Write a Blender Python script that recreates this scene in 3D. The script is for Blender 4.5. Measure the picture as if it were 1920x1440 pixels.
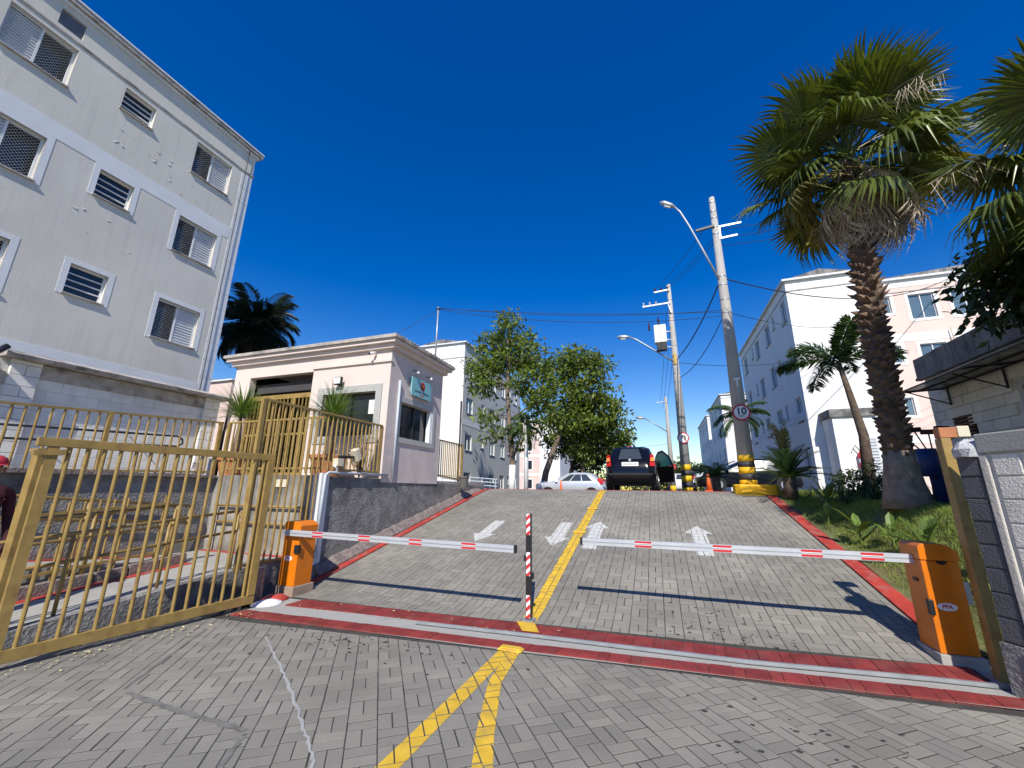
import bpy, math, random
import numpy as np
from mathutils import Vector, Matrix, Euler
random.seed(7); rng = np.random.default_rng(7)
R = math.radians
scene = bpy.context.scene
for o in list(bpy.data.objects): bpy.data.objects.remove(o)
C = scene.collection

# ------------------------------------------------------------------ camera, sky, sun, exposure
PITCH, YAW, ROLL = R(14.46), R(19.6), R(0.65)
cam = bpy.data.cameras.new('camera'); cam_o = bpy.data.objects.new('camera', cam); C.objects.link(cam_o)
hd = Vector((-math.sin(YAW), math.cos(YAW), 0)); rt = Vector((math.cos(YAW), math.sin(YAW), 0)); up = Vector((0, 0, 1))
F = hd*math.cos(PITCH)+up*math.sin(PITCH); U = -hd*math.sin(PITCH)+up*math.cos(PITCH)
R2 = rt*math.cos(ROLL)+U*math.sin(ROLL); U2 = U*math.cos(ROLL)-rt*math.sin(ROLL)
m = Matrix.Identity(4)
for i in range(3): m[i][0], m[i][1], m[i][2] = R2[i], U2[i], -F[i]
m[0][3], m[1][3], m[2][3] = 0, 0, 1.6
cam_o.matrix_world = m
cam.sensor_fit = 'HORIZONTAL'; cam.sensor_width = 36; cam.lens = 36*760/1920
cam.clip_start = .05; cam.clip_end = 2000
scene.camera = cam_o

SUN = Vector((.30, -1.17, 1.09)).normalized()          # direction towards the sun
elev = math.asin(SUN.z)
w = bpy.data.worlds.new('World'); scene.world = w; w.use_nodes = True
nt = w.node_tree; bg = nt.nodes['Background']
sky = nt.nodes.new('ShaderNodeTexSky'); sky.sky_type = 'NISHITA'; sky.sun_disc = False
sky.sun_elevation = elev; sky.sun_rotation = math.atan2(SUN.x, SUN.y)
sky.altitude = 300; sky.air_density = 1.25; sky.dust_density = 0.0; sky.ozone_density = 2.2
hs = nt.nodes.new('ShaderNodeHueSaturation'); hs.inputs['Hue'].default_value = .521; hs.inputs['Saturation'].default_value = 1.55; hs.inputs['Value'].default_value = 1.45
nt.links.new(sky.outputs['Color'], hs.inputs['Color']); nt.links.new(hs.outputs['Color'], bg.inputs['Color']); bg.inputs['Strength'].default_value = 0.088
sl = bpy.data.lights.new('sun', 'SUN'); sl.energy = 5.0; sl.angle = R(.53); sl.color = (1, .945, .85)
so = bpy.data.objects.new('sun', sl); C.objects.link(so); so.location = (5, -20, 30)
so.rotation_euler = SUN.to_track_quat('Z', 'Y').to_euler()
vs = scene.view_settings; vs.view_transform = 'Standard'; vs.look = 'None'; vs.gamma = 1; vs.use_curve_mapping = False
vs.exposure = 0.15

# ------------------------------------------------------------------ materials
MATS = {}
def mat(name, col, rough=.75, var=.12, scale=3., bump=0., bscale=60., metal=0., spec=.4, rand=0., grime=0., grime_col=(.05,.045,.04), gscale=1.2, transl=0., coat=0., streak=0., speck=0., bdist=.01):
    if name in MATS: return MATS[name]
    m = bpy.data.materials.new(name); m.use_nodes = True
    n = m.node_tree.nodes; l = m.node_tree.links; p = n['Principled BSDF']
    p.inputs['Roughness'].default_value = rough; p.inputs['Metallic'].default_value = metal
    p.inputs['Specular IOR Level'].default_value = spec; p.inputs['Coat Weight'].default_value = coat
    geo = n.new('ShaderNodeNewGeometry')
    def noise(sc, det=4, vec=None):
        t = n.new('ShaderNodeTexNoise'); t.inputs['Scale'].default_value = sc; t.inputs['Detail'].default_value = det
        l.new(vec or geo.outputs['Position'], t.inputs['Vector']); return t.outputs['Fac']
    def ramp(fac, a, b, c0=0., c1=1.):
        r = n.new('ShaderNodeMapRange'); r.inputs['From Min'].default_value = a; r.inputs['From Max'].default_value = b
        r.inputs['To Min'].default_value = c0; r.inputs['To Max'].default_value = c1; l.new(fac, r.inputs['Value']); return r.outputs['Result']
    def mix(fac, a, b, mode='MIX'):
        x = n.new('ShaderNodeMix'); x.data_type = 'RGBA'; x.blend_type = mode
        for sock, v in ((x.inputs[0], fac), (x.inputs[6], a), (x.inputs[7], b)):
            if hasattr(v, 'is_linked'): l.new(v, sock)
            elif isinstance(v, (int, float)): sock.default_value = v
            else: sock.default_value = (*v[:3], 1)
        return x.outputs[2]
    lo = tuple(c*(1-var) for c in col); hi = tuple(min(1, c*(1+var)) for c in col)
    c = mix(ramp(noise(scale), .3, .7), lo, hi)
    if rand:
        oi = n.new('ShaderNodeObjectInfo')
        ad = n.new('ShaderNodeMath'); ad.operation = 'ADD'; l.new(oi.outputs['Random'], ad.inputs[0]); l.new(geo.outputs['Random Per Island'], ad.inputs[1])
        fr = n.new('ShaderNodeMath'); fr.operation = 'FRACT'; l.new(ad.outputs[0], fr.inputs[0])
        v = ramp(fr.outputs[0], 0, 1, 1-rand, 1+rand)
        cb = n.new('ShaderNodeCombineColor'); [l.new(v, cb.inputs[i]) for i in range(3)]
        c = mix(1., c, cb.outputs[0], 'MULTIPLY')
    if speck:
        c = mix(ramp(noise(170, 2), .60, .72, 0, speck), c, tuple(min(1, q*1.9) for q in col)); c = mix(ramp(noise(120, 2), .62, .74, 0, speck), c, tuple(q*.35 for q in col))
    if grime:
        g = ramp(noise(gscale, 8), .5, .72, 0, grime); c = mix(g, c, grime_col)
    if streak:
        mp = n.new('ShaderNodeMapping'); mp.inputs['Scale'].default_value = (6, 6, .35); l.new(geo.outputs['Position'], mp.inputs['Vector'])
        g = ramp(noise(1.5, 5, mp.outputs[0]), .52, .75, 0, streak); c = mix(g, c, grime_col)
    l.new(c, p.inputs['Base Color'])
    if bump:
        b = n.new('ShaderNodeBump'); b.inputs['Strength'].default_value = bump; b.inputs['Distance'].default_value = bdist
        l.new(noise(bscale, 3), b.inputs['Height']); l.new(b.outputs['Normal'], p.inputs['Normal'])
    if transl:
        t = n.new('ShaderNodeBsdfTranslucent'); l.new(mix(1., c, (1.25, 1.2, .45), 'MULTIPLY'), t.inputs['Color'])
        ms = n.new('ShaderNodeMixShader'); ms.inputs[0].default_value = transl
        l.new(p.outputs[0], ms.inputs[1]); l.new(t.outputs[0], ms.inputs[2]); l.new(ms.outputs[0], n['Material Output'].inputs['Surface'])
    MATS[name] = m; return m
PAVER = mat('paver_concrete', (.245, .23, .195), .85, .2, .7, .5, 140, rand=.13, grime=.5, grime_col=(.15, .145, .135), gscale=.8, speck=.55)
BED = mat('joint_sand', (.055, .051, .045), .95, .3, 9)
CONC = mat('concrete', (.37, .36, .33), .85, .15, 2.5, .35, 60, grime=.4, grime_col=(.17, .16, .15), gscale=2.5)
CONCD = mat('weathered_concrete', (.23, .22, .21), .9, .3, 2.5, .6, 45, grime=.8, grime_col=(.035, .035, .033), gscale=1.7, streak=.6)
STUCD = mat('dark_rough_stucco', (.23, .225, .22), .95, .3, 5., 1., 26, bdist=.03, grime=.75, grime_col=(.03, .03, .03), gscale=1.1)
STAIN = mat('stained_retaining_wall', (.30, .28, .25), .95, .35, 3, .9, 30, grime=1., grime_col=(.03, .03, .028), gscale=1.5, streak=.8)
ROCK = mat('rough_kerb_stone', (.22, .18, .165), .95, .35, 14, 1., 28)
KRED = mat('red_kerb_paint', (.42, .045, .032), .7, .2, 5, .3, 60, grime=.75, grime_col=(.3, .2, .16), gscale=6)
RED = mat('red_paint', (.22, .03, .026), .7, .25, 5, .35, 90, rand=.15, grime=.35, grime_col=(.2, .1, .08), gscale=4)
YEL = mat('yellow_road_paint', (.68, .43, .035), .75, .15, 6, .35, 120, grime=.5, grime_col=(.36, .27, .09), gscale=7)
WHITEP = mat('worn_white_road_paint', (.60, .60, .57), .8, .15, 9, .35, 120, grime=.75, grime_col=(.33, .32, .29), gscale=9)
OCHRE = mat('ochre_metal_paint', (.335, .225, .072), .42, .14, 7, .05, 80, grime=.55, grime_col=(.19, .105, .04), gscale=9)
ORANGE = mat('orange_cabinet_paint', (.72, .185, .006), .35, .06, 3, .04, 90, grime=.45, grime_col=(.38, .13, .03), gscale=7, streak=.2)
ALU = mat('aluminium', (.62, .64, .67), .35, .06, 4, metal=.35)
STEEL = mat('galvanised_steel', (.42, .44, .46), .45, .12, 6, metal=.5)
WHITE = mat('white_paint', (.80, .80, .78), .6, .04, 2)
WFRAME = mat('white_window_frame', (.78, .79, .80), .35, .03, 2)
BLACK = mat('black_plastic', (.018, .018, .02), .45, .1, 5)
DARK = mat('interior_shade_black', (.012, .012, .013), .9, .1, 3)  # near-black colour carries the shade of unlit rooms and vent openings
GLASS = mat('dark_window_glass', (.02, .025, .03), .06, .1, 1, spec=.7)
GLASSB = mat('reflecting_window_glass', (.10, .15, .19), .08, .15, 1, spec=.8)
SHUT = mat('aluminium_shutter', (.66, .68, .72), .4, .05, 3, metal=.1)
NET = mat('white_net_cord', (.62, .62, .60), .8, .05, 3)
WALLG = mat('grey_render', (.67, .635, .56), .85, .05, .8, .35, 45, grime=.25, grime_col=(.50, .46, .42), gscale=.7, streak=.38)
WALLW = mat('white_render', (.82, .81, .78), .8, .04, 1, .2, 40, streak=.08, grime_col=(.5, .48, .45))
TRIMW = mat('pale_trim_render', (.72, .73, .74), .8, .05, 2, .45, 55)
PINK = mat('pink_render', (.74, .57, .50), .8, .05, 1, .2, 40, streak=.1, grime_col=(.5, .4, .36))
GPINK = mat('pale_pink_gatehouse_render', (.71, .60, .55), .85, .06, 1.5, .5, 50, grime=.25, grime_col=(.5, .43, .4), gscale=1.5, streak=.15)
GPINKR = mat('rough_pink_gatehouse_render', (.60, .51, .485), .95, .1, 3, .8, 30)
GREYB = mat('light_grey_render', (.57, .57, .55), .85, .05, .5, .2, 40)
COPE = mat('weathered_coping', (.42, .38, .35), .9, .2, 5, .6, 40, grime=.8, grime_col=(.07, .065, .06), gscale=3)
BLOCKW = mat('white_painted_block', (.74, .72, .69), .85, .06, 4, .55, 55, rand=.06, grime=.3, grime_col=(.38, .36, .34), gscale=2.5)
BLOCKR = mat('cream_rough_block', (.80, .76, .68), .9, .08, 4, 1., 60, rand=.05, grime=.35, grime_col=(.3, .28, .24), gscale=3, streak=.35)
BLOCKG = mat('charcoal_painted_block', (.105, .105, .115), .8, .1, 5, 1., 60, rand=.08)
BLOCKH = mat('house_block', (.70, .67, .58), .9, .08, 4, .5, 50, rand=.06)
JOINT = mat('mortar_joint', (.60, .58, .54), .95, .1, 6)
GRAN = mat('grey_granite_trim', (.42, .415, .40), .6, .25, 60)
POLE = mat('pole_concrete', (.40, .385, .36), .85, .1, 2, .25, 50, streak=.35, grime_col=(.2, .19, .18))
PYEL = mat('yellow_pole_paint', (.80, .44, .012), .6, .08, 3)
PBLK = mat('black_pole_paint', (.045, .045, .048), .6, .15, 4)
SOIL = mat('soil', (.15, .095, .06), .95, .3, 6, .8, 30)
LAWN = mat('lawn_earth', (.13, .14, .05), .95, .35, 5, .6, 40, grime=.8, grime_col=(.19, .125, .07), gscale=1.4)
BLADE = mat('grass_blade', (.25, .31, .07), .7, .35, 3, rand=.4, transl=.3)
ASPH = mat('asphalt', (.06, .06, .06), .9, .2, 4, .3, 60)
EARTH = mat('ground_earth', (.13, .13, .12), .95, .2, 1)
TERRA = mat('terracotta', (.42, .17, .075), .8, .15, 6, .2, 40)
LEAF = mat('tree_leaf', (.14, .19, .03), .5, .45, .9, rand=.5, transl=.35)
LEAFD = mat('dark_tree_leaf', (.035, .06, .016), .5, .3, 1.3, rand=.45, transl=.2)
LEAFF = mat('far_tree_leaf', (.06, .09, .025), .6, .3, .6, rand=.4, transl=.2)
BARK = mat('tree_bark', (.19, .145, .11), .95, .3, 8, 1., 25)
LIME = mat('limewash', (.78, .77, .73), .85, .08, 6, .6, 25)
FAN = mat('fan_palm_green', (.115, .145, .03), .3, .25, 2, rand=.22, transl=.2)
FANY = mat('fan_palm_yellowing', (.24, .21, .05), .55, .25, 3, rand=.25, transl=.25)
FANT = mat('dry_palm_frond', (.50, .41, .30), .9, .3, 9, rand=.3)
TRUNK = mat('palm_trunk', (.11, .08, .058), .95, .35, 9, 1., 22)
BOOT = mat('palm_leaf_base', (.15, .098, .066), .85, .35, 9, rand=.4)
TRUNKB = mat('palm_trunk_base', (.25, .195, .14), .95, .3, 8, 1., 22, bdist=.02, streak=.6, grime_col=(.1, .08, .06))
FROND = mat('palm_frond', (.045, .085, .022), .45, .25, 3, rand=.25, transl=.2)
FRONDD = mat('dark_palm_frond', (.022, .034, .016), .5, .25, 3, rand=.3, transl=.1)
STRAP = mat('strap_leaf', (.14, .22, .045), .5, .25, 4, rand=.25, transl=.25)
CAR_K = mat('black_car_paint', (.005, .005, .006), .16, .05, 1, spec=.35, coat=.25)
CAR_S = mat('silver_car_paint', (.62, .65, .70), .25, .04, 1, metal=.35, coat=.6)
CAR_D = mat('dark_blue_car_paint', (.010, .012, .018), .16, .05, 1, spec=.35, coat=.3)
CAR_W = mat('white_car_paint', (.75, .75, .76), .25, .04, 1, coat=.5)
CARGL = mat('car_glass', (.045, .055, .062), .05, .05, 1, spec=.8)  # lighter bluish base colour stands in for reflections on the glass
TEAL = mat('tinted_door_glass', (.03, .12, .12), .1, .05, 1, spec=.6)
TYRE = mat('tyre', (.018, .018, .018), .85, .1, 9)
RIM = mat('wheel_rim', (.55, .56, .58), .35, .05, 3, metal=.6)
LAMPR = mat('red_tail_lamp', (.55, .02, .015), .2, .1, 5, coat=.6)
LAMPO = mat('amber_lamp', (.85, .30, .06), .2, .1, 5, coat=.6)
LAMPC = mat('clear_lamp', (.75, .75, .75), .15, .05, 5, coat=.6)
SIGNR = mat('sign_red', (.55, .03, .04), .5, .08, 5)
SIGNT = mat('sign_turquoise', (.20, .47, .52), .5, .06, 5)
BLUEB = mat('blue_bin_plastic', (.02, .04, .16), .5, .1, 5)
CONE = mat('cone_orange', (.75, .14, .03), .6, .05, 5)
CABLE = mat('cable', (.02, .02, .024), .6, .1, 5)
WOOD = mat('brown_wood', (.14, .06, .03), .7, .2, 9)
PVC = mat('grey_conduit', (.48, .53, .58), .5, .06, 6)
AWN = mat('awning_sheet', (.12, .12, .12), .25, .3, 2.5, spec=.6, grime=.7, grime_col=(.35, .36, .36), gscale=3)
INS = mat('insulator', (.07, .03, .02), .3, .1, 5)
CREAM = mat('cream_trim', (.66, .60, .45), .6, .08, 5)

# ------------------------------------------------------------------ builders
ORG = {}
class MB:
    def __init__(s): s.v = []; s.f = []
    def add(s, vs, fs):
        b = len(s.v); s.v += [tuple(p) for p in vs]; s.f += [tuple(b+i for i in f) for f in fs]; return s
    def poly(s, *pts): return s.add(pts, [tuple(range(len(pts)))])
    def box(s, x0, x1, y0, y1, z0, z1):
        return s.add([(x0,y0,z0),(x1,y0,z0),(x1,y1,z0),(x0,y1,z0),(x0,y0,z1),(x1,y0,z1),(x1,y1,z1),(x0,y1,z1)],
                     [(3,2,1,0),(4,5,6,7),(0,1,5,4),(1,2,6,5),(2,3,7,6),(3,0,4,7)])
    def mbox(s, M, sx, sy, sz):                      # box centred, through a matrix
        pts = [M@Vector((a*sx/2, b*sy/2, c*sz/2)) for a, b, c in ((-1,-1,-1),(1,-1,-1),(1,1,-1),(-1,1,-1),(-1,-1,1),(1,-1,1),(1,1,1),(-1,1,1))]
        return s.add(pts, [(3,2,1,0),(4,5,6,7),(0,1,5,4),(1,2,6,5),(2,3,7,6),(3,0,4,7)])
    def bar(s, a, b, w, h=None, upv=(0,0,1)):         # rectangular bar from a to b
        a = Vector(a); b = Vector(b); d = b-a; L = d.length; d.normalize(); h = h or w
        x = d.cross(Vector(upv)); x = x.normalized() if x.length > 1e-4 else Vector((1,0,0)); z = x.cross(d)
        M = Matrix.Identity(4)
        for i in range(3): M[i][0], M[i][1], M[i][2], M[i][3] = x[i], d[i], z[i], ((a+b)/2)[i]
        return s.mbox(M, w, L, h)
    def tube(s, pts, r, n=8, cap=True):
        pts = [Vector(p) for p in pts]; k = len(pts); rs = [r]*k if isinstance(r, (int, float)) else r
        b = len(s.v); ref = None
        for i, p in enumerate(pts):
            d = (pts[min(i+1,k-1)]-pts[max(i-1,0)]).normalized()
            if ref is None: ref = d.orthogonal().normalized()
            ref = (ref-d*ref.dot(d)).normalized(); q = d.cross(ref)
            for j in range(n):
                a = 2*math.pi*j/n; s.v.append(tuple(p+(ref*math.cos(a)+q*math.sin(a))*rs[i]))
        for i in range(k-1):
            for j in range(n):
                s.f.append((b+i*n+j, b+i*n+(j+1)%n, b+(i+1)*n+(j+1)%n, b+(i+1)*n+j))
        if cap: s.f.append(tuple(b+j for j in reversed(range(n)))); s.f.append(tuple(b+(k-1)*n+j for j in range(n)))
        return s
    def prism(s, pts, vec):
        n = len(pts); pts = [Vector(p) for p in pts]; vec = Vector(vec)
        return s.add(pts+[p+vec for p in pts], [tuple(range(n))[::-1], tuple(range(n, 2*n))]+[(i, (i+1)%n, n+(i+1)%n, n+i) for i in range(n)])
    def lathe(s, c, prof, n=16):
        b = len(s.v)
        for r, z in prof:
            for j in range(n):
                a = 2*math.pi*j/n; s.v.append((c[0]+r*math.cos(a), c[1]+r*math.sin(a), c[2]+z))
        for i in range(len(prof)-1):
            for j in range(n): s.f.append((b+i*n+j, b+i*n+(j+1)%n, b+(i+1)*n+(j+1)%n, b+(i+1)*n+j))
        s.f.append(tuple(b+j for j in reversed(range(n)))); s.f.append(tuple(b+(len(prof)-1)*n+j for j in range(n)))
        return s
    def mesh(s, name, material, smooth=False, off=(0,0,0)):
        me = bpy.data.meshes.new(name)
        off = tuple(off); me.from_pydata([(v[0]-off[0], v[1]-off[1], v[2]-off[2]) for v in s.v], [], s.f)
        if smooth: me.polygons.foreach_set('use_smooth', [True]*len(me.polygons))
        me.materials.append(material); me.update(); return me
    def build(s, name, material, parent=None, smooth=False, bevel=0, local=False):
        if parent is not None: off = (0,0,0) if local else ORG[parent.name]
        else:
            a = np.array(s.v); lo, hi = a.min(0), a.max(0); off = (0,0,0) if local else ((lo[0]+hi[0])/2, (lo[1]+hi[1])/2, lo[2])
        o = bpy.data.objects.new(name, s.mesh(name, material, smooth, off)); C.objects.link(o)
        if parent is not None: o.parent = parent
        else: o.location = off
        ORG[o.name] = off
        if bevel:
            b = o.modifiers.new('bevel', 'BEVEL'); b.width = bevel; b.segments = 2; b.limit_method = 'ANGLE'
        return o
def tag(o, label=None, cat=None, group=None, kind=None):
    if label: o['label'] = label
    if cat: o['category'] = cat
    if group: o['group'] = group
    if kind: o['kind'] = kind
    return o
def thing(name, label, cat, loc, rz=0, group=None):
    o = bpy.data.objects.new(name, None); C.objects.link(o); o.location = loc; o.rotation_euler = (0, 0, rz); o.empty_display_size = .2
    ORG[o.name] = tuple(loc); return tag(o, label, cat, group)
def struct(mb, name, material, smooth=False): return tag(mb.build(name, material, smooth=smooth), kind='structure')
def inst(name, mesh, parent, loc=(0,0,0), rot=(0,0,0), scale=(1,1,1), world=True):
    o = bpy.data.objects.new(name, mesh); C.objects.link(o); o.parent = parent
    off = ORG[parent.name] if world else (0,0,0)
    o.location = (loc[0]-off[0], loc[1]-off[1], loc[2]-off[2]); o.rotation_euler = rot; o.scale = scale; ORG[o.name] = off; return o
def copy_tree(o, loc, rz=None, **kw):
    c = o.copy(); C.objects.link(c); c.location = loc; ORG[c.name] = tuple(loc)
    if rz is not None: c.rotation_euler = (0, 0, rz)
    tag(c, **kw)
    def rec(src, dst):
        for ch in [x for x in src.children]:
            k = ch.copy(); C.objects.link(k); k.parent = dst; ORG[k.name] = ORG[dst.name]; rec(ch, k)
    rec(o, c); return c
def text_mesh(name, s, size, material, parent, M, bold=0.0):
    cu = bpy.data.curves.new(name, 'FONT'); cu.body = s; cu.size = size; cu.align_x = 'CENTER'; cu.align_y = 'CENTER'; cu.extrude = .001; cu.offset = bold
    t = bpy.data.objects.new(name, cu); C.objects.link(t)
    me = bpy.data.meshes.new_from_object(t.evaluated_get(bpy.context.evaluated_depsgraph_get()))
    bpy.data.objects.remove(t)
    me.transform(M); me.materials.clear(); me.materials.append(material)
    off = ORG[parent.name]; me.transform(Matrix.Translation((-off[0], -off[1], -off[2])))
    o = bpy.data.objects.new(name, me); C.objects.link(o); o.parent = parent; ORG[o.name] = off; return o
def frameM(o, x, y):                                   # matrix with x and y axes
    x = Vector(x).normalized(); y = Vector(y).normalized(); z = x.cross(y); M = Matrix.Identity(4)
    for i in range(3): M[i][0], M[i][1], M[i][2], M[i][3] = x[i], y[i], z[i], o[i]
    return M
CYL = MB().tube([(0,0,0),(0,0,1)], 1, 8).mesh('picket', OCHRE, True)
SQ = MB().box(-.5,.5,-.5,.5,0,1).mesh('square_picket', OCHRE)

# ------------------------------------------------------------------ ground shape
def zr(y):                                             # driveway: flat forecourt, ramp, crest
    if y < 5.3: return 0.
    if y < 5.9: return .21*(y-5.3)**2/1.2
    if y < 12.7: return .21*(y-5.6)
    if y < 13.5: t = (y-12.7)/.8; return 1.491+.168*(t-.5*t*t)
    return 1.575
def zl(x, y):                                          # lawn bank beside the ramp
    z0 = zr(y)+.03; t = min(1, max(0, (x-2.9)/1.15)); t = t*t*(3-2*t)
    z1 = 1.38+.01*(y-9) if y > 7 else 1.36-.12*(7-y)
    if z1 < z0: z1 = z0
    n = .025*math.sin(2.1*x+1.3*y)*math.sin(1.7*y-.6*x)
    return z0+(z1-z0)*t+n
def zg(x, y):
    if y > 13.6: return 0.8
    if x < -8.6: return 1.66 if x > -30 else 1.4
    if x < -5.85: return 1.66 if y > 6.15 else -.2
    if x < 2.85: return zr(y)-.2
    return -.25 if y < 5.6 else min(zl(min(x, 6), y), 1.5)-.15
xs = [-900,-300,-60,-20,-12,-8.7,-8.5,-6.0,-5.75,-4.1,-3.9,-1,1,2.8,2.95,3.3,3.7,4.1,4.6,5.5,8,14,20,60,300,900]
ys = [-300,-60,-10,2,4,5.4,5.7,6.1,6.2,7,8,9,10,11,12,12.8,13.4,13.7,16.9,17.2,20,23,40,80,150,400,1500]
gb = MB()
for yy in ys:
    for xx in xs: gb.v.append((xx, yy, zg(xx, yy)))
n = len(xs)
for j in range(len(ys)-1):
    for i in range(n-1): gb.f.append((j*n+i, j*n+i+1, (j+1)*n+i+1, (j+1)*n+i))
struct(gb, 'ground', EARTH)

# ------------------------------------------------------------------ pavers
def clip(poly, a, b):                                  # keep the left side of a->b
    out = []; nx, ny = -(b[1]-a[1]), b[0]-a[0]
    d = [(p[0]-a[0])*nx+(p[1]-a[1])*ny for p in poly]
    for i in range(len(poly)):
        j = (i+1) % len(poly)
        if d[i] >= 0: out.append(poly[i])
        if (d[i] > 0 and d[j] < 0) or (d[i] < 0 and d[j] > 0):
            t = d[i]/(d[i]-d[j]); out.append((poly[i][0]+(poly[j][0]-poly[i][0])*t, poly[i][1]+(poly[j][1]-poly[i][1])*t))
    return out
def clip_poly(poly, conv):
    for i in range(len(conv)):
        poly = clip(poly, conv[i], conv[(i+1) % len(conv)])
        if len(poly) < 3: return []
    return poly
def area(p): return .5*sum(p[i][0]*p[(i+1)%len(p)][1]-p[(i+1)%len(p)][0]*p[i][1] for i in range(len(p)))
S_ = .2
def basket(ang, ox, oy, region, gap=.009):            # bricks of a basket weave within a convex region
    ca, sa = math.cos(ang), math.sin(ang); out = []
    P = [((x-ox)*ca+(y-oy)*sa, -(x-ox)*sa+(y-oy)*ca) for x, y in region]
    i0, i1 = int(min(p[0] for p in P)/S_)-1, int(max(p[0] for p in P)/S_)+1
    j0, j1 = int(min(p[1] for p in P)/S_)-1, int(max(p[1] for p in P)/S_)+1
    for i in range(i0, i1+1):
        dv = .03*math.sin(i*1.7)                        # courses drift a little from column to column
        for j in range(j0, j1+1):
            for k in range(2):
                if (i+j) % 2: r = (i*S_+k*S_/2, j*S_+dv, S_/2, S_)
                else: r = (i*S_, j*S_+k*S_/2+dv, S_, S_/2)
                g = gap/2; u0, v0, u1, v1 = r[0]+g, r[1]+g, r[0]+r[2]-g, r[1]+r[3]-g
                jx, jy = random.gauss(0, .0012), random.gauss(0, .0012)
                q = [(ox+(u+jx)*ca-(v+jy)*sa, oy+(u+jx)*sa+(v+jy)*ca) for u, v in ((u0,v0),(u1,v0),(u1,v1),(u0,v1))]
                c = clip_poly(q, region)
                if len(c) >= 3 and area(c) > 2.5e-4: out.append((c, len(c) == 4 and abs(area(c)-area(q)) < 1e-6, random.gauss(0, .0005)))
    return out
def paver_mb(mb, poly, zf, dz):
    cx = sum(p[0] for p in poly)/len(poly); cy = sum(p[1] for p in poly)/len(poly); n = len(poly)
    def ins(d):
        o = []
        for x, y in poly:
            L = math.hypot(x-cx, y-cy); s = max(0, 1-d*1.5/L); o.append((cx+(x-cx)*s, cy+(y-cy)*s))
        return o
    inn = ins(.0018)
    vs = [(x, y, zf(y)+dz-.03) for x, y in poly]+[(x, y, zf(y)+dz-.001) for x, y in poly]+[(x, y, zf(y)+dz) for x, y in inn]
    fs = [(i, (i+1)%n, n+(i+1)%n, n+i) for i in range(n)]+[(n+i, n+(i+1)%n, 2*n+(i+1)%n, 2*n+i) for i in range(n)]+[tuple(range(2*n, 3*n))]
    mb.add(vs, fs); return inn
def to_px(p):
    v = Vector(p)-Vector((0,0,1.6)); d = v.dot(F)
    return (9e9, 9e9) if d < .1 else (960+760*v.dot(R2)/d, 720-760*v.dot(U2)/d)
FORE = [(-6.3,.6),(5.5,.6),(5.5,4.95),(2.55,4.72),(.6,4.555),(-1.6,4.415),(-5.2,4.215),(-6.3,4.16)]
RAMP = [(-5.47,5.13),(-3.8,5.22),(-1.5,5.30),(.75,5.36),(2.62,5.56),(2.62,13.42),(-5.47,13.42)]
fore = basket(R(36.9), -1.55, 2.6, FORE); rampb = basket(0, -1.66, 5.3, RAMP)
bedf = MB().prism([(-6.4,-6,-.16),(14,-6,-.16),(14,4.3,-.16),(5.5,4.94,-.16),(2.55,4.72,-.16),(.6,4.555,-.16),(-1.6,4.415,-.16),(-5.2,4.215,-.16),(-6.4,4.16,-.16)], (0,0,.1572))
forecourt = struct(bedf, 'forecourt_pavement', BED)
bm_ = MB(); yl = [5.1]+[5.3+.05*i for i in range(13)]+[8,10]+[12.7+.08*i for i in range(11)]
for yy in yl:
    for xx in (-5.5, 2.65): bm_.v.append((xx, yy if yy > 5.1 else (5.1 if xx < 0 else 5.5), zr(yy)-.0032))
bm_.f = [(2*i, 2*i+1, 2*i+3, 2*i+2) for i in range(len(yl)-1)]
ramp = struct(bm_, 'ramp', BED)
cand = []
for k, (c, full, dz) in enumerate(fore):
    if not full: continue
    cx = sum(p[0] for p in c)/4; cy = sum(p[1] for p in c)/4; q = to_px((cx, cy, 0))
    if 0 < q[0] < 1920 and 0 < q[1] < 1440: cand.append((cx*cx+cy*cy, k))
single = set(k for _, k in sorted(cand)[:300])
pm = MB(); paver_mb(pm, [(-.0955,-.0455),(.0955,-.0455),(.0955,.0455),(-.0955,.0455)], lambda y: 0, 0); pmesh = pm.mesh('paver', PAVER)
rest = MB(); tops_f = []
for k, (c, full, dz) in enumerate(fore):
    if k in single:
        cx = sum(p[0] for p in c)/4; cy = sum(p[1] for p in c)/4
        e = Vector((c[1][0]-c[0][0], c[1][1]-c[0][1])); f = Vector((c[2][0]-c[1][0], c[2][1]-c[1][1]))
        if f.length > e.length: e = f
        inst('paver', pmesh, forecourt, (cx, cy, dz), (random.gauss(0,.003), random.gauss(0,.003), math.atan2(e.y, e.x)))
        tops_f.append((c, dz))
    else: paver_mb(rest, c, lambda y: 0, dz); tops_f.append((c, dz))
tag(rest.build('pavers', PAVER, forecourt), kind='stuff')
rest = MB(); tops_r = []
for c, full, dz in rampb: paver_mb(rest, c, zr, dz); tops_r.append((c, dz))
tag(rest.build('pavers', PAVER, ramp), kind='stuff')
def marking(name, polys, tops, zf, material, label, cat='road marking', group=None, lift=.003):
    mb = MB()
    bx = [(min(p[0] for p in q), max(p[0] for p in q), min(p[1] for p in q), max(p[1] for p in q)) for q in polys]
    for c, dz in tops:
        x0, x1, y0, y1 = min(p[0] for p in c), max(p[0] for p in c), min(p[1] for p in c), max(p[1] for p in c)
        for q, b in zip(polys, bx):
            if x1 < b[0] or x0 > b[1] or y1 < b[2] or y0 > b[3]: continue
            r = clip_poly(c, q)
            if len(r) >= 3 and area(r) > 1e-5: mb.poly(*[(x, y, zf(y)+dz+lift) for x, y in r])
    return tag(mb.build(name, material), label, cat, group)
def rect(x0, x1, y0, y1): return [(x0,y0),(x1,y0),(x1,y1),(x0,y1)]
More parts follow.
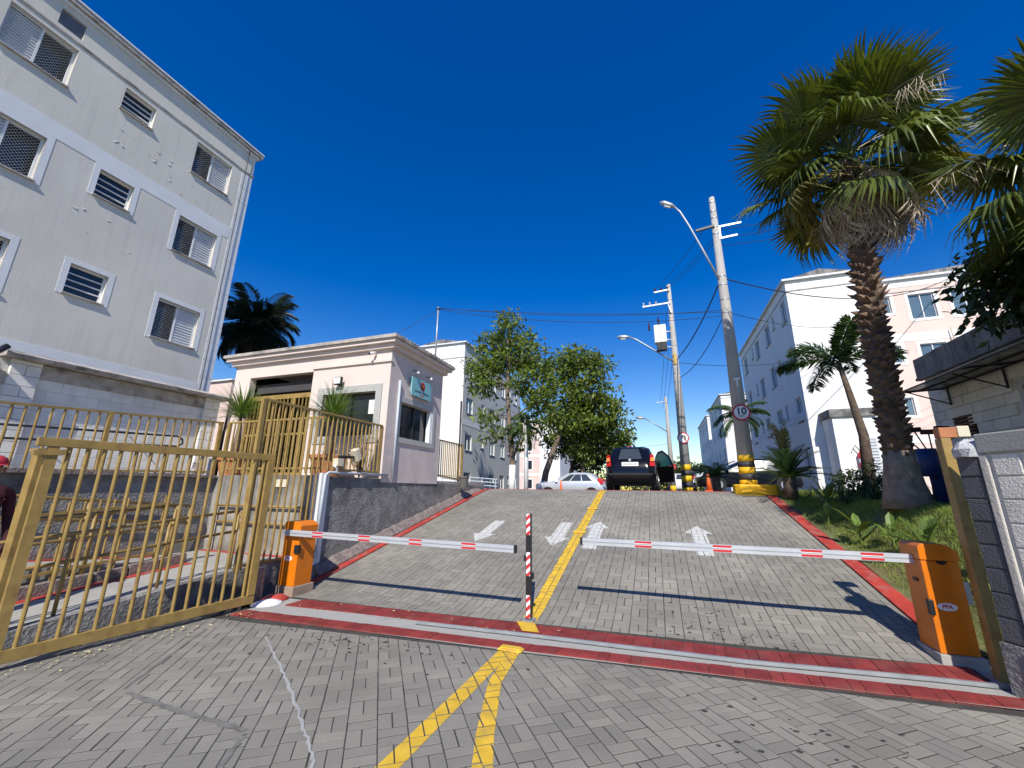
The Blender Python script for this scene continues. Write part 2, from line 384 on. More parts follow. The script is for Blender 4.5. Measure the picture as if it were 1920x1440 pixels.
marking('centre_line_marking', [rect(-1.765,-1.57,5.42,13.42)], tops_r, zr, YEL, 'long yellow centre line running straight up the paved ramp')
marking('approach_line_marking', [[(-1.50,4.43),(-1.68,4.36),(-1.70,2.45),(-1.735,.6),(-1.60,.6),(-1.565,2.45)]], tops_f, lambda y: 0, YEL, 'straight yellow stripe of the forked marking before the gate track')
marking('approach_line_marking', [[(-1.45,4.40),(-1.56,4.36),(-1.50,3.7),(-1.39,3.72)],[(-1.39,3.72),(-1.50,3.7),(-1.28,2.95),(-1.16,2.98)],[(-1.16,2.98),(-1.28,2.95),(-.60,1.1),(-.47,1.15)]], tops_f, lambda y: 0, YEL, 'curving yellow stripe of the forked marking before the gate track', lift=.0045)
def arrow(x, y0, y1, lab, grp):
    s = 1 if y1 > y0 else -1; yh = y1-.5*s
    sh = [(x-.135,y0),(x+.135,y0),(x+.135,yh),(x-.135,yh)]; hd_ = [(x-.26,yh),(x+.26,yh),(x,y1)]
    if s < 0: sh.reverse(); hd_.reverse()
    return marking('arrow_marking', [sh, hd_], tops_r, zr, WHITEP, lab, group=grp)
arrow(-3.68, 9.62, 8.15, 'white arrow pointing downhill in the lane beside the stucco wall', 'white lane arrows on the ramp')
arrow(-2.06, 9.68, 8.15, 'white arrow pointing downhill beside the yellow centre line', 'white lane arrows on the ramp')
arrow(-1.34, 8.1, 9.86, 'white arrow pointing uphill beside the yellow centre line', 'white lane arrows on the ramp')
arrow(.66, 8.1, 9.78, 'white arrow pointing uphill in the middle of the entry lane', 'white lane arrows on the ramp')

# gate track: concrete strip, rail, red brick bands
tk = MB()
TP = [(-5.35,4.47,5.0),(-3.4,4.57,4.9),(-1.5,4.65,4.97),(.65,4.81,5.0),(2.05,4.94,5.2),(3.0,5.0,5.25)]
for x, a, b in TP: tk.v += [(x, a-.225, -.004), (x, b+.34, -.004)]
tk.f = [(2*i, 2*i+2, 2*i+3, 2*i+1) for i in range(len(TP)-1)]
track = struct(tk, 'gate_track', CONC)
def band(pts_near, pts_far, zf):
    def ip(pts, x): return float(np.interp(x, [p[0] for p in pts], [p[1] for p in pts]))
    x = max(pts_near[0][0], pts_far[0][0]); xe = min(pts_near[-1][0], pts_far[-1][0]); k = 0
    while x < xe-.03:
        wd = (.2, .1)[k % 2] if random.random() < .8 else .2
        x2 = min(xe, x+wd); g = .0025; mb = MB()
        q = [(x+g, ip(pts_near, x)), (x2-g, ip(pts_near, x2)), (x2-g+.02, ip(pts_far, x2)), (x+g+.02, ip(pts_far, x))]
        paver_mb(mb, q, zf, .008+random.gauss(0, .0012)); mb.build('red_brick', RED, track); x = x2; k += 1
band([(-5.0,4.80),(-3.62,4.89),(-1.47,4.95),(.67,4.99),(2.3,5.22),(2.62,5.25)], [(-5.3,5.09),(-3.85,5.19),(-1.57,5.27),(.73,5.33),(2.4,5.53),(2.64,5.55)], lambda y: max(zr(y), 0))
band([(-5.3,4.24),(-4.92,4.27),(-3.21,4.36),(-1.67,4.45),(.61,4.59),(1.95,4.71),(2.95,4.80)], [(-5.4,4.44),(-3.36,4.56),(-1.52,4.64),(.64,4.80),(2.06,4.93),(2.95,4.98)], lambda y: 0)
rl = MB()
RP = [(-2.9,4.80),(-1.44,4.875),(.69,4.945),(2.16,5.12),(2.9,5.17)]
rp = [(x, y, .012) for x, y in RP]
gv = MB()
for a, b in zip(rp[:-1], rp[1:]): rl.bar(a, b, .03, .035); gv.bar((a[0],a[1]-.024,-.0015),(b[0],b[1]-.024,-.0015), .014, .003)
rl.build('rail', STEEL, track); gv.build('rail_dark_strip', BED, track)  # flat dark strip laid beside the rail in place of a recessed groove
mp_ = MB().prism([(-1.62,4.99,.013),(-1.42,5.0,.013),(-1.56,5.30,.013),(-1.79,5.29,.013)], (0,0,.003)); tag(mp_.build('line_patch_marking', YEL), 'small yellow paint patch across the red brick band by the striped post', 'road marking')
def stud(x, y, lab):
    z = zr(y); s = .21 if 5.9 < y < 12.7 else 0
    t = thing('road_stud', lab, 'road stud', (x, y, z), group='yellow road studs')
    MB().add([(-.13,-.06,.006),(.13,-.06,.006),(.13,.06,.006+.12*s),(-.13,.06,.006+.12*s),(-.10,-.035,.03),(.10,-.035,.03),(.10,.035,.03+.07*s),(-.10,.035,.03+.07*s)],
             [(3,2,1,0),(4,5,6,7),(0,1,5,4),(1,2,6,5),(2,3,7,6),(3,0,4,7)]).build('base', YEL, t, local=True)
    MB().box(-.08,.08,-.052,-.047,.012,.024).build('reflector', LAMPO, t, local=True)
stud(-1.56, 4.43, 'yellow road stud where the forked yellow stripes meet at the track')
stud(-1.66, 9.0, 'yellow road stud on the centre line between the white arrows')
stud(-1.66, 10.9, 'yellow road stud high on the centre line near the crest')
# sealed saw cuts in the forecourt
def ribbon(pts, w, z=.0045):
    mb = MB(); L = []
    for i, p in enumerate(pts):
        a = Vector(pts[max(i-1,0)]); b = Vector(pts[min(i+1,len(pts)-1)]); d = (b-a).normalized(); nn = Vector((-d.y, d.x)); ww = w*random.uniform(.6, 1.3)/2
        L.append((Vector(p)+nn*ww, Vector(p)-nn*ww))
    for i in range(len(L)-1): mb.poly(*[(q.x, q.y, z) for q in (L[i][0], L[i][1], L[i+1][1], L[i+1][0])])
    return mb
def wob(pts, n=14):
    o = []
    for a, b in zip(pts[:-1], pts[1:]):
        for i in range(n): t = i/n; o.append((a[0]+(b[0]-a[0])*t+random.gauss(0,.006), a[1]+(b[1]-a[1])*t+random.gauss(0,.006)))
    return o+[pts[-1]]
SEALD = mat('dark_sealant', (.17, .165, .15), .9, .3, 9, .5, 60); SEALL = mat('pale_sealant', (.36, .36, .355), .85, .15, 9, .3, 60)
struct(ribbon(wob([(-5.03,3.74),(-4.18,2.52)]), .03), 'sealed_cut', SEALD); struct(ribbon(wob([(-4.1,2.49),(-3.4,2.46),(-2.75,2.45)]), .05), 'sealed_cut', SEALD)
struct(ribbon(wob([(-2.74,2.44),(-2.52,2.1),(-2.3,1.7)]), .03), 'sealed_cut', SEALD); struct(ribbon(wob([(-4.17,3.79),(-3.28,3.22),(-2.58,2.73),(-2.07,2.36),(-1.9,2.1)]), .022, .005), 'sealed_cut', SEALL)
# drops and leaves on the paving
sp = MB()
for cx, cy, n_, sx, sy in ((-3.3,4.0,60,.45,.25),(.35,5.75,70,.5,.3),(.9,3.35,55,.5,.45),(-2.2,4.1,20,.6,.2)):
    for _ in range(n_):
        x, y = random.gauss(cx, sx), random.gauss(cy, sy)
        if 4.2 < y < 5.45 or y > 6.6: continue
        r = random.uniform(.006, .017); a0 = random.random()*6; z = zr(y)+.006+random.random()*.0008
        sp.poly(*[(x+r*1.4*math.cos(a0+k), y+r*.9*math.sin(a0+k), z) for k in (0,1.05,2.1,3.14,4.2,5.25)])
tag(sp.build('oil_drops', mat('dark_drop', (.06,.055,.05), .6)), kind='stuff', label='dark drip spots scattered over the pavers')
sp = MB()
for _ in range(150):
    t = random.random(); x = -5.55+.35*t+abs(random.gauss(0,.22)); y = 2.3+2.2*t+random.gauss(0,.08); a0 = random.random()*6; r = random.uniform(.008,.02)
    if random.random() < .25: x, y = random.uniform(-5,-1.2), random.uniform(4.72,5.2)
    sp.poly(*[(x+r*math.cos(a0+k), y+r*.6*math.sin(a0+k), .016+random.random()*.008) for k in (0,1.57,3.14,4.71)])
tag(sp.build('fallen_leaves', mat('dry_petal', (.55,.48,.25), .8, rand=.3)), kind='stuff', label='pale fallen leaves along the gate foot')

# kerbs of the ramp
def strip(xa, xb, y0, y1, dz, n=40):
    mb = MB()
    for i in range(n+1):
        y = y0+(y1-y0)*i/n; z = zr(y)
        mb.v += [(xa, y, z-.1), (xa, y, z+dz), (xb, y, z+dz), (xb, y, z-.1)]
    for i in range(n):
        b = 4*i
        for k in range(3): mb.f.append((b+k, b+k+1, b+5+k, b+4+k))
    mb.f += [(3,2,1,0), (4*n, 4*n+1, 4*n+2, 4*n+3)]; return mb
struct(strip(-5.63,-5.48,5.75,13.5,.02), 'kerb_left', KRED); struct(strip(2.63,2.84,5.75,13.0,.025), 'kerb_right', KRED)
struct(MB().box(-5.5,3.0,13.44,13.6,1.4,1.585), 'kerb_crest', KRED)
rk = MB(); n = 60
for i in range(n+1):
    y = 6.02+6.9*i/n; z = zr(y); h = .17+random.gauss(0,.012)-.1*max(0,(y-11.5)/1.4); xo = random.gauss(0,.01)
    rk.v += [(-5.82, y, z-.1), (-5.82, y, z+h), (-5.735+xo, y, z+h), (-5.635+xo*.5, y, z+h*.25), (-5.64, y, z-.1)]
for i in range(n):
    for k in range(4): rk.f.append((5*i+k, 5*i+k+1, 5*i+6+k, 5*i+5+k))
struct(rk, 'kerb_stone_left', ROCK)
struct(MB().box(-3.9,60,13.6,140,1.0,1.572), "upper_road", ASPH)

# ------------------------------------------------------------------ facades with openings
def facade(mb, P, u0, u1, z0, z1, holes, depth=.14):
    us = sorted(set([u0, u1]+[h[0] for h in holes]+[h[1] for h in holes])); zs = sorted(set([z0, z1]+[h[2] for h in holes]+[h[3] for h in holes]))
    for a, b in zip(us[:-1], us[1:]):
        for c, d in zip(zs[:-1], zs[1:]):
            um, zm = (a+b)/2, (c+d)/2
            if any(h[0] < um < h[1] and h[2] < zm < h[3] for h in holes): continue
            mb.poly(P(a,c,0), P(b,c,0), P(b,d,0), P(a,d,0))
    for h in holes:
        a, b, c, d = h[:4]
        mb.poly(P(a,c,0),P(a,c,depth),P(b,c,depth),P(b,c,0)); mb.poly(P(a,d,0),P(b,d,0),P(b,d,depth),P(a,d,depth))
        mb.poly(P(a,c,0),P(a,d,0),P(a,d,depth),P(a,c,depth)); mb.poly(P(b,c,0),P(b,c,depth),P(b,d,depth),P(b,d,0))
def pbox(mb, P, u0, u1, z0, z1, d0, d1):               # box in facade coordinates, d positive = inwards
    a = [P(u0,z0,d0),P(u1,z0,d0),P(u1,z0,d1),P(u0,z0,d1),P(u0,z1,d0),P(u1,z1,d0),P(u1,z1,d1),P(u0,z1,d1)]
    return mb.add(a, [(3,2,1,0),(4,5,6,7),(0,1,5,4),(1,2,6,5),(2,3,7,6),(3,0,4,7)])
def window(b, P, h, kind='two', dep=.14, sill=True, shutter_right=True, net=False, glass=GLASSB, fr=.04):
    a, e, c, d = h
    f = MB()
    pbox(f,P,a,e,c,c+fr,dep-.05,dep+.01); pbox(f,P,a,e,d-fr,d,dep-.05,dep+.01); pbox(f,P,a,a+fr,c+fr,d-fr,dep-.05,dep+.01); pbox(f,P,e-fr,e,c+fr,d-fr,dep-.05,dep+.01)
    mid = (a+e)/2
    if kind in ('two', 'shutter'): pbox(f,P,mid-fr/2,mid+fr/2,c+fr,d-fr,dep-.055,dep+.01)
    wnd = f.build('window', WFRAME, b)
    if kind == 'louver':
        n = 4
        for i in range(n):
            z0 = c+fr+(d-c-2*fr)*i/n; z1 = c+fr+(d-c-2*fr)*(i+1)/n
            pbox(MB(),P,a+fr,e-fr,z0+.012,z1,dep-.012,dep).build('pane', GLASS, wnd)
            if i: pbox(MB(),P,a+fr,e-fr,z0-.012,z0+.012,dep-.05,dep-.01).build('louvre_bar', WFRAME, wnd)
    elif kind == 'shutter':
        sr = (mid+fr/2, e-fr) if shutter_right else (a+fr, mid-fr/2); gl = (a+fr, mid-fr/2) if shutter_right else (mid+fr/2, e-fr)
        s = MB(); nz = 13; hh = (d-c-2*fr)/nz
        for i in range(nz):
            z0 = c+fr+i*hh; s.add([P(sr[0],z0,dep-.05),P(sr[1],z0,dep-.05),P(sr[1],z0+hh,dep-.012),P(sr[0],z0+hh,dep-.012)],[(0,1,2,3)])
            s.add([P(sr[0],z0+hh,dep-.012),P(sr[1],z0+hh,dep-.012),P(sr[1],z0+hh,dep-.04),P(sr[0],z0+hh,dep-.04)],[(0,1,2,3)])
        s.build('shutter', SHUT, wnd); pbox(MB(),P,gl[0],gl[1],c+fr,d-fr,dep+.2,dep+.21).build('pane', GLASS, wnd)
    elif kind == 'two':
        pbox(MB(),P,a+fr,mid-fr/2,c+fr,d-fr,dep-.01,dep).build('pane', glass, wnd); pbox(MB(),P,mid+fr/2,e-fr,c+fr,d-fr,dep-.022,dep-.012).build('pane', glass, wnd)
    else: pbox(MB(),P,a+fr,e-fr,c+fr,d-fr,dep-.01,dep).build('pane', glass, wnd)
    if sill: pbox(MB(),P,a-.03,e+.03,c-.035,c-.001,-.055,dep-.05).build('sill', COPE, wnd)
    if net:
        nb = MB(); st = .08; H_ = d-c; wd = .0024
        def seg(u0,z0,u1,z1): nb.poly(P(u0-wd,z0,.035),P(u0+wd,z0,.035),P(u1+wd,z1,.035),P(u1-wd,z1,.035))
        k = a-H_
        while k < e:
            for sg in (1,-1):
                u0, z0, u1, z1 = (k, c, k+H_, d) if sg > 0 else (k, d, k+H_, c)
                t0 = max(0, (a-u0)/H_); t1 = min(1, (e-u0)/H_)
                if t1 > t0: seg(u0+H_*t0, z0+(z1-z0)*t0, u0+H_*t1, z0+(z1-z0)*t1)
            k += st
        nb.build('safety_net', NET, wnd)
    return wnd

# ------------------------------------------------------------------ left apartment block
bl = thing('apartment_building', 'big pale grey apartment block with netted shuttered windows above the block wall', 'building', (-15.5, 2, 1.66))
XL = -12.9
def PL(u, z, d): return (XL-d, u, z)
rows = [(2.87,4.03),(5.56,6.71),(8.25,9.40),(10.95,12.08)]; small = [(3.28,4.03),(5.97,6.72),(8.67,9.42),(11.38,12.08)]
cols_big = [(2.5,3.66,False),(6.53,7.65,True),(-4.2,-3.05,True),(-8.3,-7.15,False)]; cols_small = [(4.65,5.38),(.55,1.28),(-1.9,-1.17),(-6.1,-5.4)]
holes = []; wins = []
for i in range(4):
    for y0, y1, sr in cols_big: holes.append((y0,y1,*rows[i])); wins.append((holes[-1],'shutter',sr,i))
    for y0, y1 in cols_small: holes.append((y0,y1,*small[i])); wins.append((holes[-1],'louver',True,i))
holes.append((3.19,3.65,12.41,12.87)); holes.append((-3.7,-3.24,12.41,12.87))
wall = MB(); facade(wall, PL, -12, 8.35, 1.6, 13.25, holes, .16)
wall.poly((XL,8.35,1.6),(-27,8.35,1.6),(-27,8.35,13.25),(XL,8.35,13.25)); wall.poly((XL,-12,1.6),(XL,-12,13.25),(-27,-12,13.25),(-27,-12,1.6)); wall.poly((-27,-12,1.6),(-27,-12,13.25),(-27,8.35,13.25),(-27,8.35,1.6))
wallo = wall.build('wall', WALLG, bl)
MB().box(-27.2,-13.2,-12.2,8.3,13.2,13.24).build('roof_slab', CONC, bl)
pbox(MB(),PL,-12,8.34,1.6,13.2,.4,.42).build('dark_room_backing', DARK, bl)  # near-black sheet added behind the windows, painted as the rooms' shade
for h, kind, sr, i in wins:
    wo = window(bl, PL, h, kind, .16, True, sr, net=(kind == 'shutter'))
    if i < 3:
        a, e, c, d = h; t = .12; s = MB()
        pbox(s,PL,a-t,a,c-.05,d+t,-.007,.02); pbox(s,PL,e,e+t,c-.05,d+t,-.007,.02); pbox(s,PL,a,e,d,d+t,-.007,.02); s.build('surround', TRIMW, wo)
for y0 in (3.19,-3.7):
    v = pbox(MB(),PL,y0,y0+.46,12.41,12.87,.13,.14).build('vent', DARK, bl); s = MB()
    for k in range(9): pbox(s,PL,y0,y0+.46,12.43+k*.05,12.445+k*.05,.05,.12)
    s.build('vent_slats', STEEL, v)
for z0, z1 in ((9.52,9.93),(4.18,4.58)): pbox(MB(),PL,-12,7.97,z0,z1,-.008,.02).build('wall_band', TRIMW, bl)
pbox(MB(),PL,-12,8.40,12.235,12.285,-.022,.02).build('moulding', COPE, bl)
q = MB(); gt = MB()
for k in range(14):
    z0 = 4.2+k*.57
    if z0 > 12.0: break
    if 9.4 < z0 < 9.9: pass
    w0 = 7.99
    pbox(MB(),PL,w0,8.355,z0+.008,min(z0+.562,12.2),-.007,.03).build('quoin', TRIMW, bl)
pbox(MB(),PL,-12.3,8.42,13.02,13.12,-.05,.2).build('soffit', TRIMW, bl); pbox(MB(),PL,-12.3,8.52,13.12,13.24,-.13,.2).build('gutter', COPE, bl); pbox(MB(),PL,-12.3,8.54,13.245,13.29,-.15,.2).build('flashing', WFRAME, bl)
MB().prism([(XL+.10,-12.2,13.30),(XL+.10,8.5,13.30),(-20,8.5,14.4),(-20,-12.2,14.4)],(0,0,.04)).build('roof', CONCD, bl)
MB().tube([(XL+.06,8.06,13.1),(XL+.05,8.04,8),(XL+.05,8.06,2)],.012,6).build('lightning_cable', CABLE, bl)
# peeling paint flakes
fl = MB()
for cy, cz, n_ in ((5.3,10.6,14),(6.5,10.3,6),(4.5,8.1,6),(5.9,7.7,2)):
    for _ in range(n_):
        y, z = random.gauss(cy,.45), random.gauss(cz,.22); L = random.uniform(.03,.13); a = random.gauss(-.2,.5); h_ = random.uniform(.003,.012)
        if any(h[0]-.2 < y < h[1]+.2 and h[2]-.1 < z < h[3]+.2 for h in holes): continue
        dy, dz = L*math.cos(a), L*math.sin(a); fl.poly((XL+.002,y,z),(XL+.002,y+dy,z+dz),(XL+.004+h_,y+dy*.8,z+dz-.03),(XL+.004+h_*.7,y+dy*.2,z-.03))
fl.build('peeling_paint', WALLG, wallo)

# ------------------------------------------------------------------ block wall under the building
def block_wall(root, P, u0, u1, z0, z1, material, bl_=.4, bh=.2, g=.007, dep=.07, holes=(), proud=.0):
    k = 0; z = z0; cache = {}
    while z < z1-.03:
        zz = min(z+bh, z1); u = u0-(bl_/2 if k % 2 else 0)
        while u < u1-.02:
            a, b = max(u, u0), min(u+bl_, u1); u += bl_
            if b-a < .05 or any(h[0] < (a+b)/2 < h[1] and h[2] < (z+zz)/2 < h[3] for h in holes): continue
            key = (round(b-a, 3), round(zz-z, 3))
            if key not in cache:
                L, H_ = b-a-g, zz-z-g; c = .006
                p = [(-L/2,-H_/2,dep),(L/2,-H_/2,dep),(L/2,H_/2,dep),(-L/2,H_/2,dep),(-L/2,-H_/2,c),(L/2,-H_/2,c),(L/2,H_/2,c),(-L/2,H_/2,c),(-L/2+c,-H_/2+c,0),(L/2-c,-H_/2+c,0),(L/2-c,H_/2-c,0),(-L/2+c,H_/2-c,0)]
                o_ = Vector(P(0,0,0)); vv = [Vector(P(q[0],q[1],q[2]))-o_ for q in p]
                cache[key] = MB().add(vv, [(8,9,10,11)]+[(4+i,4+(i+1)%4,8+(i+1)%4,8+i) for i in range(4)]+[(i,(i+1)%4,4+(i+1)%4,4+i) for i in range(4)]).mesh('block', material)
            inst('block', cache[key], root, P((a+b)/2, (z+zz)/2, -proud+random.gauss(0,.0015)))
        z = zz; k += 1
bw = thing('block_wall', 'white painted concrete block wall with weathered coping below the grey apartments', 'wall', (-11.3, 3, 1.66))
def PW(u, z, d): return (-11.0-d, u, z)
MB().box(-11.35,-11.007,-6,7.42,1.6,3.80).build('wall_core', JOINT, bw)
block_wall(bw, PW, 3.98, 7.05, 1.72, 3.52, BLOCKW); block_wall(bw, PW, -1.2, 3.62, 1.72, 3.32, BLOCKW)
pbox(MB(),PW,3.98,7.05,3.53,3.78,-.03,.1).build('beam', COPE, bw); pbox(MB(),PW,-6,3.62,3.33,3.55,-.03,.1).build('beam', COPE, bw)
for y0, y1 in ((3.6,4.0),(7.05,7.42)):
    def PP(u, z, d): return (-10.92-d, u, z)
    block_wall(bw, PP, y0, y1, 1.72, 3.80, BLOCKW, .4, .2)
    MB().box(-11.05,-10.99,y0+.01,y1-.01,1.6,3.8).build('pilaster_core', JOINT, bw)
y = 3.45
while y < 7.5:
    MB().prism([(-11.45,y,3.805),(-10.72,y,3.805),(-10.70,y,3.86),(-10.85,y,3.93),(-11.45,y,3.95)],(0,min(.62,7.62-y)-.012,0)).build('coping_stone', COPE, bw); y += .62
MB().prism([(-11.45,-6,3.56),(-10.74,-6,3.56),(-10.74,-6,3.62),(-10.9,-6,3.68),(-11.45,-6,3.7)],(0,9.42,0)).build('coping_stone', COPE, bw)
MB().tube([(-10.7,3.42,3.95),(-10.68,3.30,3.8),(-10.7,3.22,3.62),(-10.72,2.6,3.6)],.05,8).build('drain_hose', BLACK, bw, smooth=True)

# ------------------------------------------------------------------ terrace, pedestrian ramp, retaining walls
struct(MB().box(-13,-5.83,6.2,13.6,1.5,1.785), 'terrace', CONC)
struct(MB().add([(-10.95,-6,1.5),(-8.6,-6,1.5),(-8.6,6.2,1.783),(-10.95,6.2,1.783),(-10.95,-6,1.2),(-8.6,-6,1.2),(-8.6,6.2,1.2),(-10.95,6.2,1.2)],[(0,1,2,3),(1,5,6,2),(4,0,3,7),(5,1,0,4)]), 'upper_footpath', CONC)
rw = thing('retaining_wall', 'stained retaining wall under the terrace and upper footpath behind the yellow railings', 'wall', (-7.2, 6.1, 0))
MB().box(-8.75,-5.85,6.03,6.2,-.1,1.80).build('end_wall', STAIN, rw); MB().box(-8.75,-8.58,-6,6.03,-.1,1.74).build('side_wall', STUCD, rw)
y = -2.0
while y < 6.0:
    MB().box(-8.78,-8.50,y,y+.39,1.745,1.80+random.uniform(-.01,.01)).build('coping_stone', ROCK, rw); y += .4
def slope_slab(x0, x1, y0, y1, za, zb, t=.5):
    return MB().add([(x0,y0,za),(x1,y0,za),(x1,y1,zb),(x0,y1,zb),(x0,y0,za-t),(x1,y0,za-t),(x1,y1,zb-t),(x0,y1,zb-t)],[(0,1,2,3),(7,6,5,4),(0,4,5,1),(1,5,6,2),(2,6,7,3),(3,7,4,0)])
struct(slope_slab(-7.4,-6.22,-4,5.0,-.33,.36,.6), 'lower_footpath', CONC)
struct(MB().box(-8.58,-5.95,5.0,6.03,-.1,.372), 'footpath_landing', CONC)
struct(slope_slab(-8.58,-7.52,-2,5.0,1.1,.374,1.2), 'middle_footpath', CONC)
struct(slope_slab(-7.40,-7.26,-4,5.0,-.322,.368,.02), 'footpath_edge', KRED); struct(MB().box(-8.5,-6.3,5.9,6.03,.372,.38), 'landing_edge', KRED); struct(slope_slab(-8.57,-8.45,-2,5.9,1.108,.30,.02), 'middle_footpath_edge', KRED)
lw = thing('divider_wall', 'low rough stone wall between the two footpath lanes', 'wall', (-7.46, 2, 0))
y = -3.0
while y < 4.95:
    a = .07+(y+.2-2.97)*.072; MB().mbox(Matrix.Translation((-7.46+random.gauss(0,.008), y+.2, a+.08))@Matrix.Rotation(.072,4,'X'), .13, .385, .42+random.gauss(0,.012)).build('stone', ROCK, lw, bevel=.012); y += .4
fw = thing('footpath_wall', 'dark low wall carrying the footpath edge behind the open gate leaf', 'wall', (-6.15, 2, -.1))
slope_slab(-6.22,-6.06,-4,5.0,-.30,.385,.75).build('wall_body', STUCD, fw); MB().box(-5.95,-5.84,5.0,6.03,-.1,.44).build('end_block', STUCD, fw)
sw = thing('stucco_wall', 'dark grey rough stucco wall beside the ramp under the gatehouse', 'wall', (-5.9, 9.5, 0))
MB().prism([(-6.1,6.2,-.1),(-6.1,13.55,1.2),(-6.1,13.55,1.66),(-6.1,8.3,1.765),(-6.1,6.2,1.79)],(.28,0,0)).build('wall_body', STUCD, sw)
MB().box(-5.99,-5.80,6.0,6.19,.02,1.84).build('corner_post', TRIMW, sw)
pp = thing('conduit_pipe', 'grey plastic conduit running down the corner post and along the stucco wall top', 'pipe', (-5.75, 6.05, .4))
MB().tube([(-5.77,6.02,.45),(-5.77,6.05,1.80),(-5.77,6.12,1.85),(-5.77,7.9,1.86)],.026,8).build('pipe_run', PVC, pp, smooth=True); MB().box(-5.81,-5.73,5.98,6.06,.38,.5).build('junction_box', PVC, pp); MB().tube([(-5.77,6.32,1.86),(-5.77,6.32,1.95),(-5.77,6.24,1.98)],.024,8).build('elbow', WHITE, pp, smooth=True)
tag(MB().tube([(-5.765,8.08,1.77),(-5.765,8.08,4.12)],.03,8).build('wall_conduit', PVC, smooth=True), 'tall grey blue conduit standing against the gatehouse corner', 'pipe')

# ------------------------------------------------------------------ railings
def fence(name, label, p0, p1, n, zb, zt, rails, group=None, r=.017, post=(), zbf=None, ends=True):
    p0 = Vector(p0); p1 = Vector(p1); t = thing(name, label, 'fence', (p0.x, p0.y, min(zb(0), zb(1))), group=group)
    for i in range(n):
        s = (i+.5)/n; p = p0.lerp(p1, s); a = zb(s) if zbf is None else zbf(s); b = zt(s)
        inst('picket', CYL, t, (p.x, p.y, a), scale=(r, r, b-a))
    for zf in rails: MB().bar((p0.x,p0.y,zf(0)),(p1.x,p1.y,zf(1)),.05,.035).build('rail', OCHRE, t)
    for s in post:
        p = p0.lerp(p1, s); inst('post', SQ, t, (p.x, p.y, zb(s)-.03), scale=(.06,.06,zt(s)-zb(s)+.05))
    return t
fence('railing','ochre railing along the upper footpath in front of the white block wall',(-8.62,-1.6),(-8.62,6.0),54,lambda s:1.62+.2*s,lambda s:2.42+.45*s,[lambda s:2.43+.45*s,lambda s:1.66+.2*s],post=(.2,.55,.75,.995))
fence('railing','ochre railing along the terrace edge above the stained end wall',(-8.57,6.08),(-5.95,6.08),19,lambda s:1.84,lambda s:2.87,[lambda s:2.89,lambda s:1.93],post=(.02,))
def zb5(s): y = 4.66+3.0*s; return .42 if y < 6.02 else 1.90
fence('tall_railing','tall ochre railing running from the lane gate corner to the gatehouse front',(-5.86,4.66),(-5.86,7.68),25,lambda s:.42 if s<.4 else 1.86,lambda s:2.93,[lambda s:2.95],post=(.0,),zbf=zb5)
o = [x for x in C.objects if x.name.startswith('tall_railing')][0]
MB().bar((-5.86,6.3,1.92),(-5.86,7.68,1.92),.05,.035).build('rail', OCHRE, o); MB().bar((-5.86,4.66,.46),(-5.86,6.0,.46),.05,.035).build('rail', OCHRE, o); inst('post', SQ, o, (-5.86,7.66,1.86), scale=(.04,.04,1.09))
# handrails: double tubes on posts
def handrail(label, pts, hs=(.55,.85), posts=4):
    t = thing('handrail', label, 'handrail', pts[0], group='ochre footpath handrails')
    for h in hs: MB().tube([(x,y,z+h) for x,y,z in pts],.021,8).build('rail_tube', OCHRE, t, smooth=True)
    MB().tube([(pts[-1][0],pts[-1][1],pts[-1][2]+hs[0]),(pts[-1][0]+.02,pts[-1][1]+.07,pts[-1][2]+(hs[0]+hs[1])/2),(pts[-1][0],pts[-1][1],pts[-1][2]+hs[1])],.021,8).build('rail_end', OCHRE, t, smooth=True)
    for i in range(posts):
        s = i/(posts-1)*(len(pts)-1); k = min(int(s), len(pts)-2); p = Vector(pts[k]).lerp(Vector(pts[k+1]), s-k)
        MB().tube([p, p+Vector((0,0,hs[-1]))],.02,8).build('upright', OCHRE, t, smooth=True)
handrail('ochre double handrail on the near side of the sloping footpath',[(-6.3,1.0,.05),(-6.3,4.9,.36)],posts=5)
handrail('ochre double handrail fixed along the stained end wall',[(-8.3,5.96,.372),(-6.05,5.96,.372)],posts=3)
handrail('ochre double handrail on the rough divider wall',[(-7.47,.6,.12),(-7.47,4.7,.42)],posts=5)
handrail('ochre double handrail along the dark side wall of the middle lane',[(-8.5,1.0,.78),(-8.5,5.6,.36)],posts=4)
MBr = thing('wall_handrail','black looped handrail fixed to the white block wall','handrail',(-10.7,4,2.5))
MB().tube([(-10.75,0,2.42),(-10.75,6.45,2.72),(-10.75,6.58,2.66),(-10.75,6.6,2.56),(-10.75,6.5,2.48),(-10.75,0,2.2)],.022,8).build('rail_tube', BLACK, MBr, smooth=True)
for y in (.8,2.4,4.0,5.6): MB().bar((-10.99,y,2.42+y*.046),(-10.75,y,2.42+y*.046),.02).build('bracket', BLACK, MBr)
fence('picket_fence','short picket fence panel on the divider wall behind the gate leaf',(-7.47,2.3),(-7.47,4.6),14,lambda s:.32+.16*s,lambda s:1.28+.16*s,[lambda s:1.15+.16*s,lambda s:.42+.16*s],r=.015)
